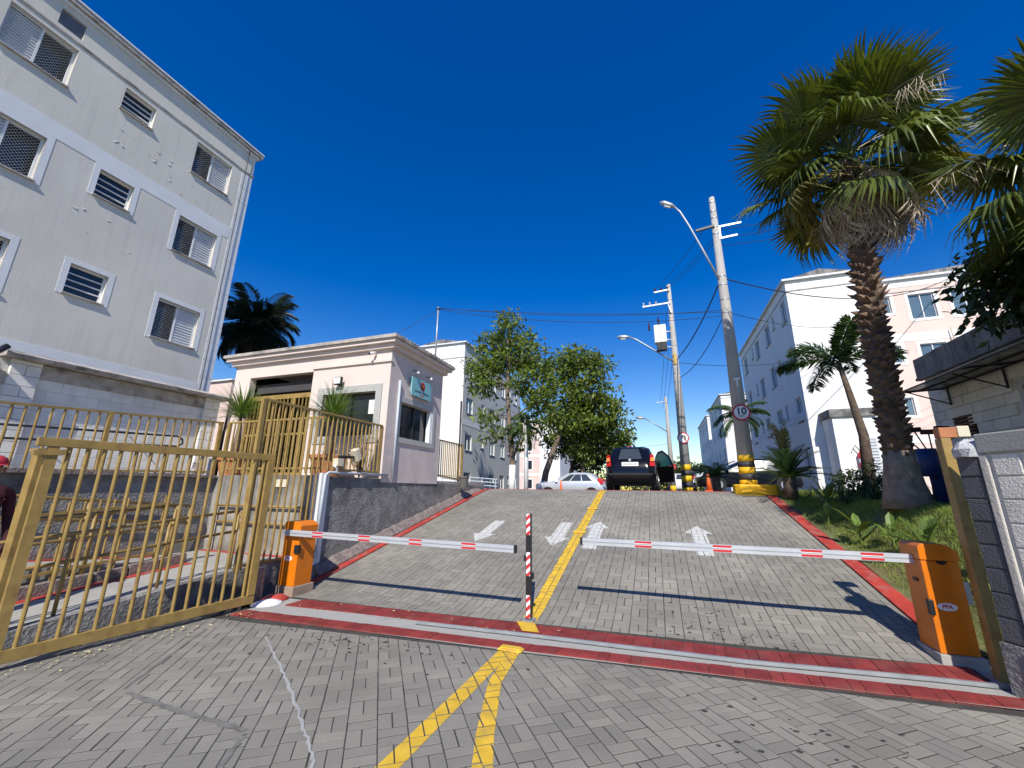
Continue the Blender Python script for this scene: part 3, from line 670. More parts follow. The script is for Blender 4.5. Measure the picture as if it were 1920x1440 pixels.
# the open gate leaf
g0 = Vector((-5.58,2.28,0)); g1 = Vector((-5.32,4.54,0)); gd = (g1-g0).normalized()
gt = thing('swing_gate', 'large open ochre gate leaf of round bars in a square frame', 'gate', (g0.x, g0.y, .05))
def gp(s, z): q = g0+gd*s; return (q.x, q.y, z)
GL = (g1-g0).length
MB().bar(gp(-.12,1.99),gp(GL,2.0),.06,.085).build('top_rail', OCHRE, gt, bevel=.004); MB().bar(gp(-.3,.115),gp(GL,.115),.06,.11).build('bottom_rail', OCHRE, gt, bevel=.004)
MB().bar(gp(GL-.05,.17),gp(GL-.05,1.955),.075,.1,gd).build('stile', OCHRE, gt, bevel=.004); MB().bar(gp(0,.17),gp(0,1.945),.045,.08,gd).build('stile', OCHRE, gt)
for i in range(16):
    s = .12+(GL-.26)*i/15.; p = gp(s,.165); inst('bar', CYL, gt, p, scale=(.0185,.0185,1.785))
MB().bar(gp(-.13,1.88),gp(.09,1.9),.075,.05).build('latch', OCHRE, gt)
gpst = thing('gate_post','thick square ochre post behind the near end of the gate leaf','post',(-6.13,2.44,0))
MB().box(-6.19,-6.07,2.38,2.50,-.1,1.92).build('post_body', OCHRE, gpst, bevel=.005); MB().box(-6.21,-6.05,2.36,2.52,1.92,1.95).build('cap', OCHRE, gpst)
tag(MB().lathe((-5.33,4.80,-.01),[(.02,.055),(.1,.045),(.17,.02),(.21,0)],18).build('gate_stop', WHITE, smooth=True), 'white painted concrete mound where the red band ends', 'kerb')
tag(MB().lathe((-5.42,5.0,-.01),[(.02,.075),(.1,.065),(.16,.03),(.2,0)],18).build('gate_stop', KRED, smooth=True), 'red painted concrete mound at the foot of the cabinet plinth', 'kerb')
tag(MB().box(-5.86,-5.66,4.78,5.0,-.05,.42).build('broken_plinth', ROCK, bevel=.03), 'broken masonry stub beside the gate end and the orange cabinet', 'masonry')
psn = thing('person','person in a red cap and dark maroon clothes standing behind the gate post','person',(-6.95,2.4,.13))
def skinned(name, pts, edges, radii, material, parent, root=0):
    me = bpy.data.meshes.new(name); me.from_pydata(pts, edges, []); o = bpy.data.objects.new(name, me); C.objects.link(o); o.parent = parent; ORG[o.name] = ORG[parent.name]
    o.modifiers.new('skin','SKIN'); sv = me.skin_vertices[0].data
    for k, r in enumerate(radii): sv[k].radius = (r[0], r[1]) if isinstance(r, tuple) else (r, r)
    sv[root].use_root = True; sb = o.modifiers.new('smooth','SUBSURF'); sb.levels = sb.render_levels = 2; o.modifiers['skin'].use_smooth_shade = True; me.materials.append(material); return o
# facing +X; x forward, y left to right
bp = [(0,0,.92),(.01,0,1.08),(.015,0,1.25),(0,0,1.40),(0,0,1.47),(.01,0,1.53),(.02,0,1.61),(.005,0,1.69)]; be = [(k,k+1) for k in range(7)]; brr = [(.15,.12),(.14,.11),(.16,.12),(.12,.09),.055,.052,(.075,.09),(.06,.075)]
def chain(a, pts, rs):
    prev = a
    for p, r in zip(pts, rs): bp.append(p); brr.append(r); be.append((prev, len(bp)-1)); prev = len(bp)-1
    return prev
for sd in (-1,1):
    chain(0, [(0,sd*.1,.85),(.02,sd*.11,.48),(-.01,sd*.12,.09),(.13,sd*.13,.035)], [.095,.065,.05,.042])
    e = chain(3, [(0,sd*.19,1.37),(-.02,sd*.24,1.10),(.06,sd*.25,.86),(.085,sd*.25,.79)], [.062,.048,.035,.034])
    for q, (fx_, fy, l) in enumerate(((.03,-.03,.05),(.03,-.01,.075),(.03,.01,.08),(.025,.028,.07))): chain(e, [(.10+fx_*.4,sd*.25+fy,.735),(.105+fx_,sd*.25+fy,.735-l)], [.011,.008])
    chain(e, [(.125,sd*.235-.03*sd,.77),(.145,sd*.225-.03*sd,.735)], [.012,.009])
CLOTH = mat('maroon_cloth',(.06,.015,.022),.9); SKINM = mat('skin',(.33,.19,.13),.6)
skinned('body', bp, be, brr, CLOTH, psn)
hp = skinned('head', [(.01,0,1.55),(.022,0,1.60),(.015,0,1.68)], [(0,1),(1,2)], [.06,(.088,.10),(.07,.085)], SKINM, psn)
for sd in (-1,1): MB().tube([(.105,sd*.035,1.645),(.112,sd*.035,1.645)],.009,8).build('eye', BLACK, hp, local=True); MB().lathe((.01,sd*.098,1.60),[(.006,-.02),(.014,0),(.014,.03),(.006,.045)],8).build('ear', SKINM, hp, local=True)
MB().tube([(.108,0,1.635),(.128,0,1.605)],[.008,.014],8).build('nose', SKINM, hp, local=True); MB().bar((.108,-.025,1.572),(.108,.025,1.572),.008).build('mouth', mat('lips',(.25,.1,.09),.6), hp, local=True)
cp = MB().lathe((.012,0,1.665),[(.108,0),(.106,.03),(.085,.075),(.045,.10),(.01,.105)],16).build('cap', mat('red_cloth',(.45,.03,.05),.8), psn, smooth=True, local=True); MB().prism([(.10,-.07,1.665),(.19,-.045,1.655),(.205,0,1.652),(.19,.045,1.655),(.10,.07,1.665)],(0,0,.008)).build('cap_peak', MATS['red_cloth'], cp, local=True)

# ------------------------------------------------------------------ barriers
def cabinet(label, x0, x1, y0, y1, z0, z1, plinth, logo_face=-1):
    t = thing('boom_barrier', label, 'barrier', ((x0+x1)/2, (y0+y1)/2, z0-.16))
    MB().box(x0-.02,x1+.03,y0-.03,y1+.04,z0-.3,z0).build('plinth', plinth, t, bevel=.006)
    body = MB().box(x0,x1,y0,y1,z0+.002,z1-.16).build('cabinet_body', ORANGE, t, bevel=.006)
    c = .09
    MB().prism([(x0-.008,y0-.012,z1-.155),(x1+.008,y0-.012,z1-.155),(x1+.008,y0-.012,z1-.06),(x1-c,y0-.012,z1),(x0+.02,y0-.012,z1),(x0-.008,y0-.012,z1-.03)],(0,y1-y0+.024,0)).build('hood', ORANGE, t, bevel=.005)
    cx = (x0+x1)/2; zc = z0+(z1-z0)*.42
    el = MB().poly(*[(cx-.02+.08*math.cos(a), y0-.003, zc+.036*math.sin(a)) for a in [k*.3142 for k in range(20)]]).build('logo_plate', WHITE, t)
    text_mesh('logo_lettering','PPA',.05,SIGNR,el,frameM((cx-.02,y0-.0045,zc),(1,0,0),(0,0,1)),.001)
    return t, body
t, b = cabinet('orange boom barrier on a stone plinth at the gate end, arm across its front', -5.62,-5.31,5.2,5.53,.13,1.06, mat('plinth_stone',(.34,.25,.19),.85,.2,6,.3,40))
MB().box(-5.312,-5.295,5.3,5.42,.83,.85).build('vent_slot', BLACK, t); MB().box(-5.37,-5.28,5.17,5.22,.60,.72).build('padlock_box', BLACK, t, bevel=.006)
def arm(t, x0, x1, y, za, zb_, marks):
    s = (zb_-za)/(x1-x0); h = .042
    def seg(a, b, d, e, n, m_, dz0, dz1): return MB().add([(a,y-d,za+s*(a-x0)+dz0),(b,y-d,za+s*(b-x0)+dz0),(b,y+d,za+s*(b-x0)+dz0),(a,y+d,za+s*(a-x0)+dz0),(a,y-d,za+s*(a-x0)+dz1),(b,y-d,za+s*(b-x0)+dz1),(b,y+d,za+s*(b-x0)+dz1),(a,y+d,za+s*(a-x0)+dz1)],[(3,2,1,0),(4,5,6,7),(0,1,5,4),(1,2,6,5),(2,3,7,6),(3,0,4,7)]).build(n, m_, par[0])
    par = [t]; par[0] = seg(x0,x1,.02,0,'arm',ALU,-h,h); seg(x0,x1,.0225,0,'groove',STEEL,-.006,.006); e = x1 if abs(x1-x0) else x0
    for mx in marks:
        seg(mx,mx+.2,.0215,0,'red_band',SIGNR,.012,.037); seg(mx,mx+.2,.0215,0,'red_band',SIGNR,-.037,-.012); seg(mx,mx+.2,.0212,0,'white_band',WHITE,-.0115,.0115)
    return t, seg
t, seg = arm(t, -5.56,-1.76,5.14,.90,.865,[-5.0,-4.15,-3.3,-2.5]); seg(-1.775,-1.745,.024,0,'end_cap',BLACK,-.046,.046)
t, b = cabinet('orange boom barrier beside the tall ochre gate post, cabinet half in shade', 2.45,2.75,5.58,5.92,.10,1.10, CONC)
MB().tube([(2.61,5.582,.95),(2.61,5.572,.95)],.045,16).build('shaft_plug', BLACK, t); MB().box(2.438,2.452,5.70,5.78,.72,.75).build('vent_slot', BLACK, t); MB().box(2.425,2.47,5.55,5.595,.44,.58).build('padlock_box', BLACK, t, bevel=.006); MB().box(2.752,2.81,5.62,5.67,.55,.75).build('side_box', STEEL, t)
arm(t, -1.03,2.46,5.72,.935,.935,[-.35,.55,1.45,2.0])[1](-1.045,-1.015,.024,0,'end_cap',BLACK,-.046,.046)
sp_ = thing('sensor_post','slim black sensor post with red and white stripes at the centre line','post',(-1.66,5.39,0))
PX, PY, PH = -1.66, 5.39, 1.28
MB().box(PX-.032,PX+.032,PY-.032,PY+.032,0,PH).build('post_body', BLACK, sp_); MB().box(PX-.075,PX+.075,PY-.075,PY+.075,0,.025).build('base_plate', STEEL, sp_)
for a, b in ((.03,.235),(.41,.63),(.795,1.0)):
    MB().box(PX-.026,PX+.026,PY-.0345,PY-.032,PH*a,PH*b).build('white_sleeve', WHITE, sp_); z = PH*a-.03
    while z < PH*b:
        q = clip_poly([(PX-.026,z),(PX+.026,z+.045),(PX+.026,z+.095),(PX-.026,z+.05)], rect(PX-.026,PX+.026,PH*a,PH*b))
        if len(q) >= 3: MB().poly(*[(x, PY-.036, zz) for x, zz in q]).build('red_stripe', SIGNR, sp_)
        z += .1
MB().box(PX-.065,PX-.032,PY-.02,PY+.02,PH*.54,PH*.60).build('sensor_eye', BLACK, sp_, bevel=.006); MB().box(PX+.032,PX+.065,PY-.02,PY+.02,PH*.38,PH*.44).build('sensor_eye', BLACK, sp_, bevel=.006)

# ------------------------------------------------------------------ gate post and block wall at right
gp2 = thing('gate_post','tall ochre steel gate post standing before the charcoal block pillar','post',(2.75,5.35,0))
MB().box(2.71,2.79,5.30,5.41,-.05,2.14).build('post_body', OCHRE, gp2, bevel=.005); MB().box(2.72,2.86,5.32,5.42,2.145,2.25).build('roller_bracket', TERRA, gp2, bevel=.006); MB().box(2.865,2.96,5.32,5.42,2.15,2.26).build('top_plate', CREAM, gp2, bevel=.006)
MB().box(2.795,2.83,5.30,5.33,1.80,1.95).build('catch', OCHRE, gp2)
wd_ = Vector((.40,-.917,0)).normalized(); wn = Vector((-.917,-.40,0)).normalized(); w0 = Vector((2.72,4.83,0))
def PB(u, z, d): q = w0+wd_*u-wn*d; return (q.x, q.y, z)
wb = thing('boundary_wall','cream rough block wall with concrete cap and charcoal end pillar by the gate','wall',tuple(w0))
pbox(MB(),PB,.02,6,-.1,1.96,.012,.2).build('wall_core', JOINT, wb); block_wall(wb, PB, .06, 3.9, .40, 1.94, BLOCKR, .4, .193, .012, .05)
pbox(MB(),PB,-.02,6,1.945,2.12,-.012,.2).build('concrete_cap', CONC, wb, bevel=.012); pbox(MB(),PB,-.02,6,-.1,.39,-.03,.2).build('dark_base', STUCD, wb)
pbox(MB(),PB,-.03,.035,.40,1.94,-.006,.15).build('corner_trim', mat('cream_corner',(.60,.56,.49),.9,.06,5,.6,50), wb, bevel=.012)
pbox(MB(),PB,-.21,-.035,-.1,1.94,.015,.2).build('pillar_core', BLOCKG, wb); block_wall(wb, PB, -.21, -.035, .40, 1.94, BLOCKG, .4, .193, .012, .05); pbox(MB(),PB,-.225,-.032,-.1,.39,-.012,.2).build('pillar_base', STUCD, wb)
lump = MB().lathe(PB(-.12,1.93,.08),[(.13,0),(.135,.06),(.11,.12),(.05,.15),(.01,.16)],14)
lump.v = [(x+random.gauss(0,.008), y+random.gauss(0,.008), z+random.gauss(0,.006)) for x, y, z in lump.v]; lump.build('mortar_lump', mat('pale_mortar',(.5,.5,.52),.95,.3,20,1.,40), wb)

# ------------------------------------------------------------------ gatehouse
gh = thing('gatehouse','pale pink gatehouse with deep cornice and dark windows above the ramp','gatehouse',(-8.4,9,1.785))
YF, XF, YB, XB = 7.72, -5.8, 10.2, -10.95
def PF(u, z, d): return (u, YF+d, z)
def PR(u, z, d): return (XF-d, u, z)
wf = MB(); facade(wf, PF, XB, XF, 1.7, 4.82, [(-10.36,-8.15,1.7,4.45),(-7.72,-6.15,2.76,3.80)], .18)
wf.poly((XB,YF,1.7),(XB,YF,4.82),(XB,YB,4.82),(XB,YB,1.7)); wf.poly((XB,YB,1.7),(XB,YB,4.82),(XF,YB,4.82),(XF,YB,1.7)); wf.build('front_wall', GPINK, gh)
ws = MB(); facade(ws, PR, YF, YB, 1.7, 4.82, [(8.22,9.72,2.76,3.62)], .16); ws.build('side_wall', GPINKR, gh)
for nm, a in (('inner_back',(XB+.05,XF-.2,YB-.1,YB-.05,1.75,4.8)),('inner_divider',(-8.1,-8.0,YF+.2,YB-.1,1.75,4.8)),('inner_left',(XB+.02,XB+.08,YF+.2,YB-.1,1.75,4.8)),('inner_right',(XF-1.2,XF-1.15,YF+.2,YB-.1,1.75,4.8))): MB().box(*a).build(nm, DARK, gh)  # inner walls coloured near-black, so the room's shade is in the colour
for nm, ov, z0, z1 in (('cornice',.10,4.82,4.93),('cornice',.20,4.93,5.02),('cornice',.26,5.02,5.10)): MB().box(XB-ov,XF+ov,YF-ov,YB+ov,z0,z1).build(nm, GPINK if z1 < 5.05 else COPE, gh)
y = YF+.1
while y < YB+.2: MB().tube([(XF+.22,y,5.12),(XF-.3,y,5.14)],[.035,.035],8).build('roof_tile', COPE, gh); y += .16
pbox(MB(),PF,-8.15,XF+.03,4.50,4.56,-.045,.02).build('moulding', GPINK, gh)
t = .17
for nm, P, (a,e,c,d) in (('front_window',PF,(-7.72,-6.15,2.76,3.80)),('side_window',PR,(8.22,9.72,2.76,3.62))):
    s = MB(); tt = t if P is PF else .13
    pbox(s,P,a-tt,a,c-tt,d+tt,-.03,.03); pbox(s,P,e,e+tt,c-tt,d+tt,-.03,.03); pbox(s,P,a,e,c-tt,c,-.03,.03); pbox(s,P,a,e,d,d+tt,-.03,.03); wo = s.build('window_trim', GRAN, gh)
    mid = a+(e-a)*.5; f = MB()
    for u in ((a,a+.03),(mid-.02,mid+.02),(e-.03,e)): pbox(f,P,*u,c,d,.10,.14)
    f.build('window_frame', BLACK, wo); pbox(MB(),P,a+.03,e-.03,c,d,.135,.14).build('pane', GLASS, wo)
s = MB(); pbox(s,PR,9.60,9.72,2.76,3.62,-.02,.1); s.build('open_sash', WFRAME, gh)
pbox(MB(),PF,-6.42,-6.2,3.28,3.62,.11,.118).build('paper_notice', WHITE, gh)
MB().prism([(-10.36,YF+.25,4.05),(-10.36,YF+.25,4.30),(-10.36,YF+1.2,4.42),(-10.36,YF+1.2,4.2)],(2.2,0,0)).build('entry_canopy', mat('dark_canopy',(.06,.055,.06),.7), gh)
eg = thing('entry_gate','ochre framed pedestrian gate in the gatehouse entry opening','gate',(-9.2,7.78,1.79))
f = MB().box(-10.34,-8.17,7.76,7.81,3.80,3.92)
f.build('top_rail', OCHRE, eg)
for x in (-10.34,-9.62,-8.78,-8.23): MB().box(x,x+.07,7.765,7.805,1.79,3.8).build('stile', OCHRE, eg)
MB().box(-10.27,-8.23,7.77,7.80,1.86,1.92).build('bottom_rail', OCHRE, eg); MB().box(-10.27,-8.23,7.77,7.80,2.85,2.9).build('mid_rail', OCHRE, eg)
for i in range(16): inst('picket', SQ, eg, (-10.2+i*.125,7.785,1.9), scale=(.025,.025,1.9))
fl_ = thing('floodlight','small floodlight on the gatehouse front above the window','lamp',(-7.2,7.62,4.0))
MB().box(-7.31,-7.09,7.56,7.62,4.0,4.19).build('housing', BLACK, fl_, bevel=.008); MB().box(-7.29,-7.11,7.545,7.558,4.02,4.17).build('lens', WHITE, fl_); MB().bar((-7.2,7.62,4.05),(-7.2,7.72,3.98),.04).build('bracket', BLACK, fl_)
cm = thing('security_camera','small white security camera under the gatehouse cornice','camera',(-6.25,7.65,4.72)); MB().tube([(-6.27,7.5,4.68),(-6.25,7.66,4.74)],.035,10).build('camera_body', WHITE, cm, smooth=True); MB().bar((-6.25,7.66,4.74),(-6.25,7.72,4.80),.03).build('bracket', WHITE, cm); MB().tube([(-6.272,7.49,4.678),(-6.272,7.485,4.677)],.028,10).build('lens', BLACK, cm)
# turquoise sign with flower on the side wall
sg = thing('sign_board','turquoise sign board with red flower and dark script on the gatehouse side','sign',(-5.7,8.97,3.86))
SX = -5.70
MB().box(SX-.03,SX,8.50,9.43,3.86,4.33).build('board', SIGNT, sg); MB().box(SX-.10,SX-.03,8.55,8.6,3.95,4.25).build('bracket', STEEL, sg); MB().box(SX-.10,SX-.03,9.33,9.38,3.95,4.25).build('bracket', STEEL, sg)
for k in range(6):
    a = k*math.pi/3; cy, cz = 8.99+.065*math.cos(a), 4.17+.072*math.sin(a)
    MB().prism([(SX,cy+.05*math.cos(q),cz+.055*math.sin(q)) for q in [i*.785 for i in range(8)]],(.006,0,0)).build('petal', SIGNR, sg)
MB().prism([(SX+.002,8.99+.03*math.cos(q),4.17+.03*math.sin(q)) for q in [i*.785 for i in range(8)]],(.007,0,0)).build('flower_centre', YEL, sg)
MB().tube([(SX+.004,9.0,4.10),(SX+.004,9.03,4.02)],.006,6).build('flower_stem', mat('dark_ink',(.02,.04,.06),.6), sg)
scr = MB(); yy = 8.62
while yy < 9.33:
    if not 8.94 < yy < 8.99:
        h = random.choice((.022,.03,.05)); scr.tube([(SX+.003,yy,3.985),(SX+.003,yy+.012,3.985+h),(SX+.003,yy+.024,3.985),(SX+.003,yy+.036,3.985+h*.5)],.005,5)
    yy += .042
scr.build('script_lettering', MATS['dark_ink'], sg)
red = MB()
for i in range(4): red.box(SX,SX+.004,8.88+i*.05,8.915+i*.05,3.91,3.94)
red.build('red_lettering', SIGNR, sg)
for y0 in (8.62,9.27):
    lt = thing('sign_lamp','small spotlight above the turquoise sign, '+('on the conduit side' if y0 < 9 else 'on the side away from the conduit'),'lamp',(-5.7,y0,4.4),group='sign spotlights'); MB().tube([(-5.8,y0,4.52),(-5.62,y0,4.50)],.012,6).build('arm', BLACK, lt); MB().lathe((-5.62,y0,4.40),[(.055,0),(.05,.04),(.02,.1)],12).build('shade', STEEL, lt, smooth=True)
at_ = thing('service_mast','thin galvanised service mast on the gatehouse roof','pole',(-5.98,10.0,5.1)); MB().tube([(-5.98,10,5.08),(-5.98,10,6.95)],.025,8).build('mast', STEEL, at_, smooth=True); MB().box(-6.03,-5.93,9.97,10.03,6.86,6.9).build('insulator_bracket', BLACK, at_)
fence('railing','short ochre railing behind the gatehouse at the top of the wall',(-5.92,10.28),(-5.92,11.9),14,lambda s:1.9-.1*s,lambda s:2.92,[lambda s:2.94,lambda s:1.95-.1*s],post=(0,1))
def pot(label, x, y, z, r, h, material=TERRA):
    t = thing('flower_pot', label, 'flower pot', (x,y,z)); MB().lathe((x,y,z),[(r*.72,0),(r*.95,h*.85),(r*1.08,h*.86),(r*1.08,h),(r*.9,h),(r*.88,h*.9)],20).build('pot', material, t, smooth=False); MB().lathe((x,y,z+h*.86),[(r*.9,0),(r*.5,.02),(.01,.03)],16).build('soil', SOIL, t); return t
def tuft(mb, c, n, L, spread, w=.018, droop=1.0, seg=5):
    c = Vector(c)
    for _ in range(n):
        a = random.random()*6.283; e = random.uniform(.15, 1.45)*spread; l = L*random.uniform(.65, 1.1); d = Vector((math.cos(a)*math.sin(e), math.sin(a)*math.sin(e), math.cos(e)))
        sd = d.cross(Vector((0,0,1))).normalized() if abs(d.z) < .99 else Vector((1,0,0)); p = c.copy(); b = len(mb.v); dr = d.copy()
        for i in range(seg+1):
            t = i/seg; ww = w*(1-t)**.7*(.6+.8*t if t < .3 else .9)
            mb.v += [tuple(p-sd*ww), tuple(p+sd*ww)]; dr = (dr+Vector((0,0,-.34*droop*t))).normalized(); p = p+dr*l/seg
        mb.f += [(b+2*i, b+2*i+1, b+2*i+3, b+2*i+2) for i in range(seg)]
def strap_plant(label, x, y, z, H_, n, L, spread):
    t = thing('potted_plant', label, 'plant', (x,y,z)); MB().tube([(x,y,z),(x+.02,y,z+H_*.6),(x,y,z+H_)],[.13,.06,.035],10).build('trunk', BARK, t, smooth=True); lb = MB(); tuft(lb,(x,y,z+H_),n,L,spread,.016,1.1); lb.build('foliage', STRAP, t)
    return t
pot('terracotta pot by the end of the white block wall',-9.15,6.75,1.785,.30,.42); strap_plant('drooping strappy potted plant by the end of the white block wall',-9.15,6.75,2.14,1.0,330,.95,1.12)
pot('large terracotta pot in front of the gatehouse window',-6.72,7.05,1.785,.36,.46); strap_plant('spiky strappy potted plant in front of the gatehouse window',-6.72,7.05,2.16,.85,330,.95,1.1)
pot('dark tapered pot on the wall beyond the short railing',-5.55,11.35,1.6,.16,.34,mat('dark_pot',(.13,.12,.11),.8))
bs = thing('bare_shrub','leafless twiggy shrub against the gatehouse front wall','shrub',(-6.1,7.35,1.785)); tw = MB()
for _ in range(46):
    a = random.random()*6.28; p = Vector((-6.1,7.35,1.785)); q = p+Vector((math.cos(a)*random.uniform(.05,.3), math.sin(a)*.15, random.uniform(.5,1.05))); tw.tube([p, p.lerp(q,.5)+Vector((random.gauss(0,.04),0,0)), q],[.008,.005,.003],4)
tw.build('twigs', BARK, bs)
cam2 = thing('plate_camera','cream plate reader camera on a short bracket at the railing foot','camera',(-5.75,6.55,1.9)); MB().mbox(Matrix.Translation((-5.72,6.75,2.22))@Matrix.Rotation(.5,4,'X'),.13,.12,.24).build('housing', CREAM, cam2, bevel=.008); MB().bar((-5.74,6.3,2.15),(-5.74,6.72,2.17),.05).build('arm', BLACK, cam2); MB().box(-5.82,-5.70,6.25,6.40,1.98,2.12).build('box', CREAM, cam2)
tag(MB().box(-6.95,-6.62,6.012,6.024,1.58,1.72).build('wall_plate', CREAM), 'small cream plate on the stained end wall', 'plate')

# ------------------------------------------------------------------ other apartment blocks
def block(name_label, xf, y0, y1, xb, z0, zt, wall_side, wall_front, side_cols, front_cols, tops, side_dir=1, setback=None, glass=GLASSB):
    """block whose long side faces the street at x = xf; side_dir +1 faces +X, -1 faces -X; front faces -Y at y0"""
    b = thing('apartment_building', name_label, 'building', ((xf+xb)/2, (y0+y1)/2, z0))
    def PS(u, z, d): return (xf-d*side_dir, u, z)
    def PN(u, z, d): return (u, y0+d, z)
    hs = [(a, e, tz-hh, tz) for tz in tops for a, e, hh in side_cols]; hf = [(a, e, tz-hh, tz) for tz in tops for a, e, hh in front_cols]
    m1 = MB(); facade(m1, PS, y0, y1, z0-1, zt, hs, .12); m1.build('side_wall', wall_side, b)
    m2 = MB(); facade(m2, PN, min(xf,xb), max(xf,xb), z0-1, zt, hf, .12); m2.poly((xb,y0,z0-1),(xb,y1,z0-1),(xb,y1,zt),(xb,y0,zt)); m2.poly((xf,y1,z0-1),(xb,y1,z0-1),(xb,y1,zt),(xf,y1,zt)); m2.build('front_wall', wall_front, b)
    lo, hi = min(xf,xb), max(xf,xb)
    MB().box(lo-.16,hi+.16,y0-.16,y1+.16,zt,zt+.10).build('roof_edge', TRIMW, b)
    MB().prism([(lo-.1,y0,zt+.1),(hi+.1,y0,zt+.1),((lo+hi)/2,y0,zt+.5)],(0,y1-y0,0)).build('roof', CONCD, b)
    zm = tops[-1]+.18
    pbox(MB(),PS,y0-.02,y1,zm,zm+.05,-.03,.02).build('moulding', COPE, b); pbox(MB(),PN,lo,hi,zm,zm+.05,-.03,.02).build('moulding', COPE, b)
    for h in hs: window(b, PS, h, 'two', .12, True, glass=glass)
    for h in hf:
        wo = window(b, PN, h, 'two', .12, False, glass=glass); a, e, c, d = h; s = MB(); tt = .14
        pbox(s,PN,a-tt,a,c-tt,d+tt,-.02,.02); pbox(s,PN,e,e+tt,c-tt,d+tt,-.02,.02); pbox(s,PN,a,e,c-tt,c,-.02,.02); pbox(s,PN,a,e,d,d+tt,-.02,.02); s.build('surround', WALLW, wo)
    return b, PS, PN
T4 = [2.68+i*2.7 for i in range(4)]
bm, PS, PN = block('white and grey apartment block behind the street trees',-12.9,25.7,38.7,-17.0,1.0,12.1,GREYB,WALLW,[(26.3,27.45,1.15),(29.0,29.65,.75),(30.9,32.0,1.15),(33.3,34.4,1.15),(35.2,35.8,.75),(36.6,37.7,1.15)],[],T4)
MB().box(-27,-17.0,27.5,38.5,0,11.6).build('rear_wing', WALLW, bm); pbox(MB(),PS,25.7,38.7,6.0,6.4,-.015,.02).build('wall_band', TRIMW, bm)
br, PS, PN = block('white apartment block with shaded street side behind the fan palm',7.05,23.2,36.2,10.3,1.6,12.4,WALLW,WALLW,[(23.75,24.6,1.25),(26.0,26.5,.8),(27.2,28.3,1.25),(30.0,31.1,1.25),(31.8,32.3,.8),(34.0,35.1,1.25)],[],[3.6+i*2.68 for i in range(4)],-1)
tag(br, label='white apartment block with shaded street side behind the feather palm')
pbox(MB(),PS,23.2,36.2,5.1,5.5,-.015,.02).build('wall_band', TRIMW, br)
bp, PS2, PN2 = block('pink fronted apartment wing above the block house roof',10.3,24.75,35,22,1.6,12.35,PINK,PINK,[],[(11.35,12.0,.9),(12.75,13.77,1.33),(14.45,15.5,1.33),(17.0,18.05,1.33)],[3.45+i*2.68 for i in range(4)],-1)
for z0, z1 in ((9.0,9.4),(3.9,4.3),(11.95,12.35)): pbox(MB(),PN2,10.32,22,z0,z1,-.015,.02).build('wall_band', WALLW, bp)
MB().tube([(14.0,24.6,9.5),(14.05,24.6,8.6)],.03,6).build('vent_pipe', CREAM, bp)
an = thing('entrance_porch','low white entrance porch with grille door at the shaded apartment block','porch',(8.5,22.2,1.7)); MB().box(7.6,9.2,22.0,23.19,1.6,4.9).build('wall', WALLW, an); MB().box(7.5,9.3,21.9,23.19,4.9,5.25).build('parapet', CONCD, an)
MB().box(8.55,9.05,21.96,21.99,1.7,3.9).build('door', STEEL, an); s = MB()
for k in range(16): s.box(8.57,9.03,21.93,21.955,1.8+k*.13,1.84+k*.13)
s.build('grille', WHITE, an)
bx2, _, _ = block('white apartment block two plots along the street',7.3,50.5,62,10.8,1.6,12.2,WALLW,WALLW,[(51.5,52.6,1.2),(54,54.6,.8),(55.5,56.6,1.2),(58.5,59.6,1.2)],[],[3.6+i*2.68 for i in range(4)],-1)
MB().box(10.8,20,52,62,1,12.1).build('pink_wing', PINK, bx2)
bx3, _, _ = block('most distant white apartment block at the street end',7.4,66,80,12,1.6,12.4,WALLW,WALLW,[(67,68.1,1.2),(70,70.6,.8),(72,73.1,1.2),(75,76.1,1.2)],[],[3.6+i*2.68 for i in range(4)],-1)
bp3, PSx, PNx = block('far pink apartment block showing between the tree trunks',-13.2,58,72,-34,.9,11.6,WALLW,PINK,[],[(-27.4,-26.2,1.3),(-24.6,-23.4,1.3),(-21.6,-20.4,1.3),(-18.6,-17.4,1.3)],[2.9+i*2.7 for i in range(4)],1,glass=GLASS)
pbox(MB(),PNx,-16.2,-13.2,0,11.6,-.05,.02).build('white_bay', WALLW, bp3)
for z0 in (3.4,6.1,8.8): pbox(MB(),PNx,-34,-16.25,z0,z0+.4,-.02,.02).build('wall_band', WALLW, bp3)
bl2, _, _ = block('pale pink apartment block glimpsed behind the dark palm',-27.2,19,30,-40,1.6,8.6,PINK,PINK,[],[(-29.5,-28.4,1.2)],[4.4,7.2],1)

# ------------------------------------------------------------------ block house with awning at right
hs_ = thing('block_house','small pale block house with dark concrete parapet and awning','house',(7.5,8,1.2))
def PH_(u, z, d): return (5.8+d, u, z)
MB().box(5.83,10,3.0,11.38,.6,4.1).build('wall_core', JOINT, hs_)
def PHm(u, z, d): return (5.8+d, -u, z)
block_wall(hs_, PH_, 6.4, 11.4, 1.3, 4.1, BLOCKH, .4, .2, .008, .05, holes=[(7.55,9.02,1.0,3.45),(10.25,10.8,2.70,3.12)])
y = 2.95
while y < 11.4:
    MB().box(5.70,6.1,y,min(y+.59,11.45),4.12,4.56+random.gauss(0,.004)).build('parapet_block', CONCD, hs_); y += .6
MB().box(5.68,5.79,2.95,11.47,4.06,4.12).build('parapet_ledge', CONCD, hs_)
d = MB(); pbox(d,PH_,7.55,7.65,1.2,3.45,-.03,.05); pbox(d,PH_,8.92,9.02,1.2,3.45,-.03,.05); pbox(d,PH_,7.65,8.92,3.35,3.45,-.03,.05); d.build('door_frame', GRAN, hs_); pbox(MB(),PH_,7.65,8.92,1.2,3.35,.0,.02).build('doorway', GLASS, hs_)
gr = pbox(MB(),PH_,10.25,10.8,2.70,3.12,.015,.03).build('louvre_vent', DARK, hs_)
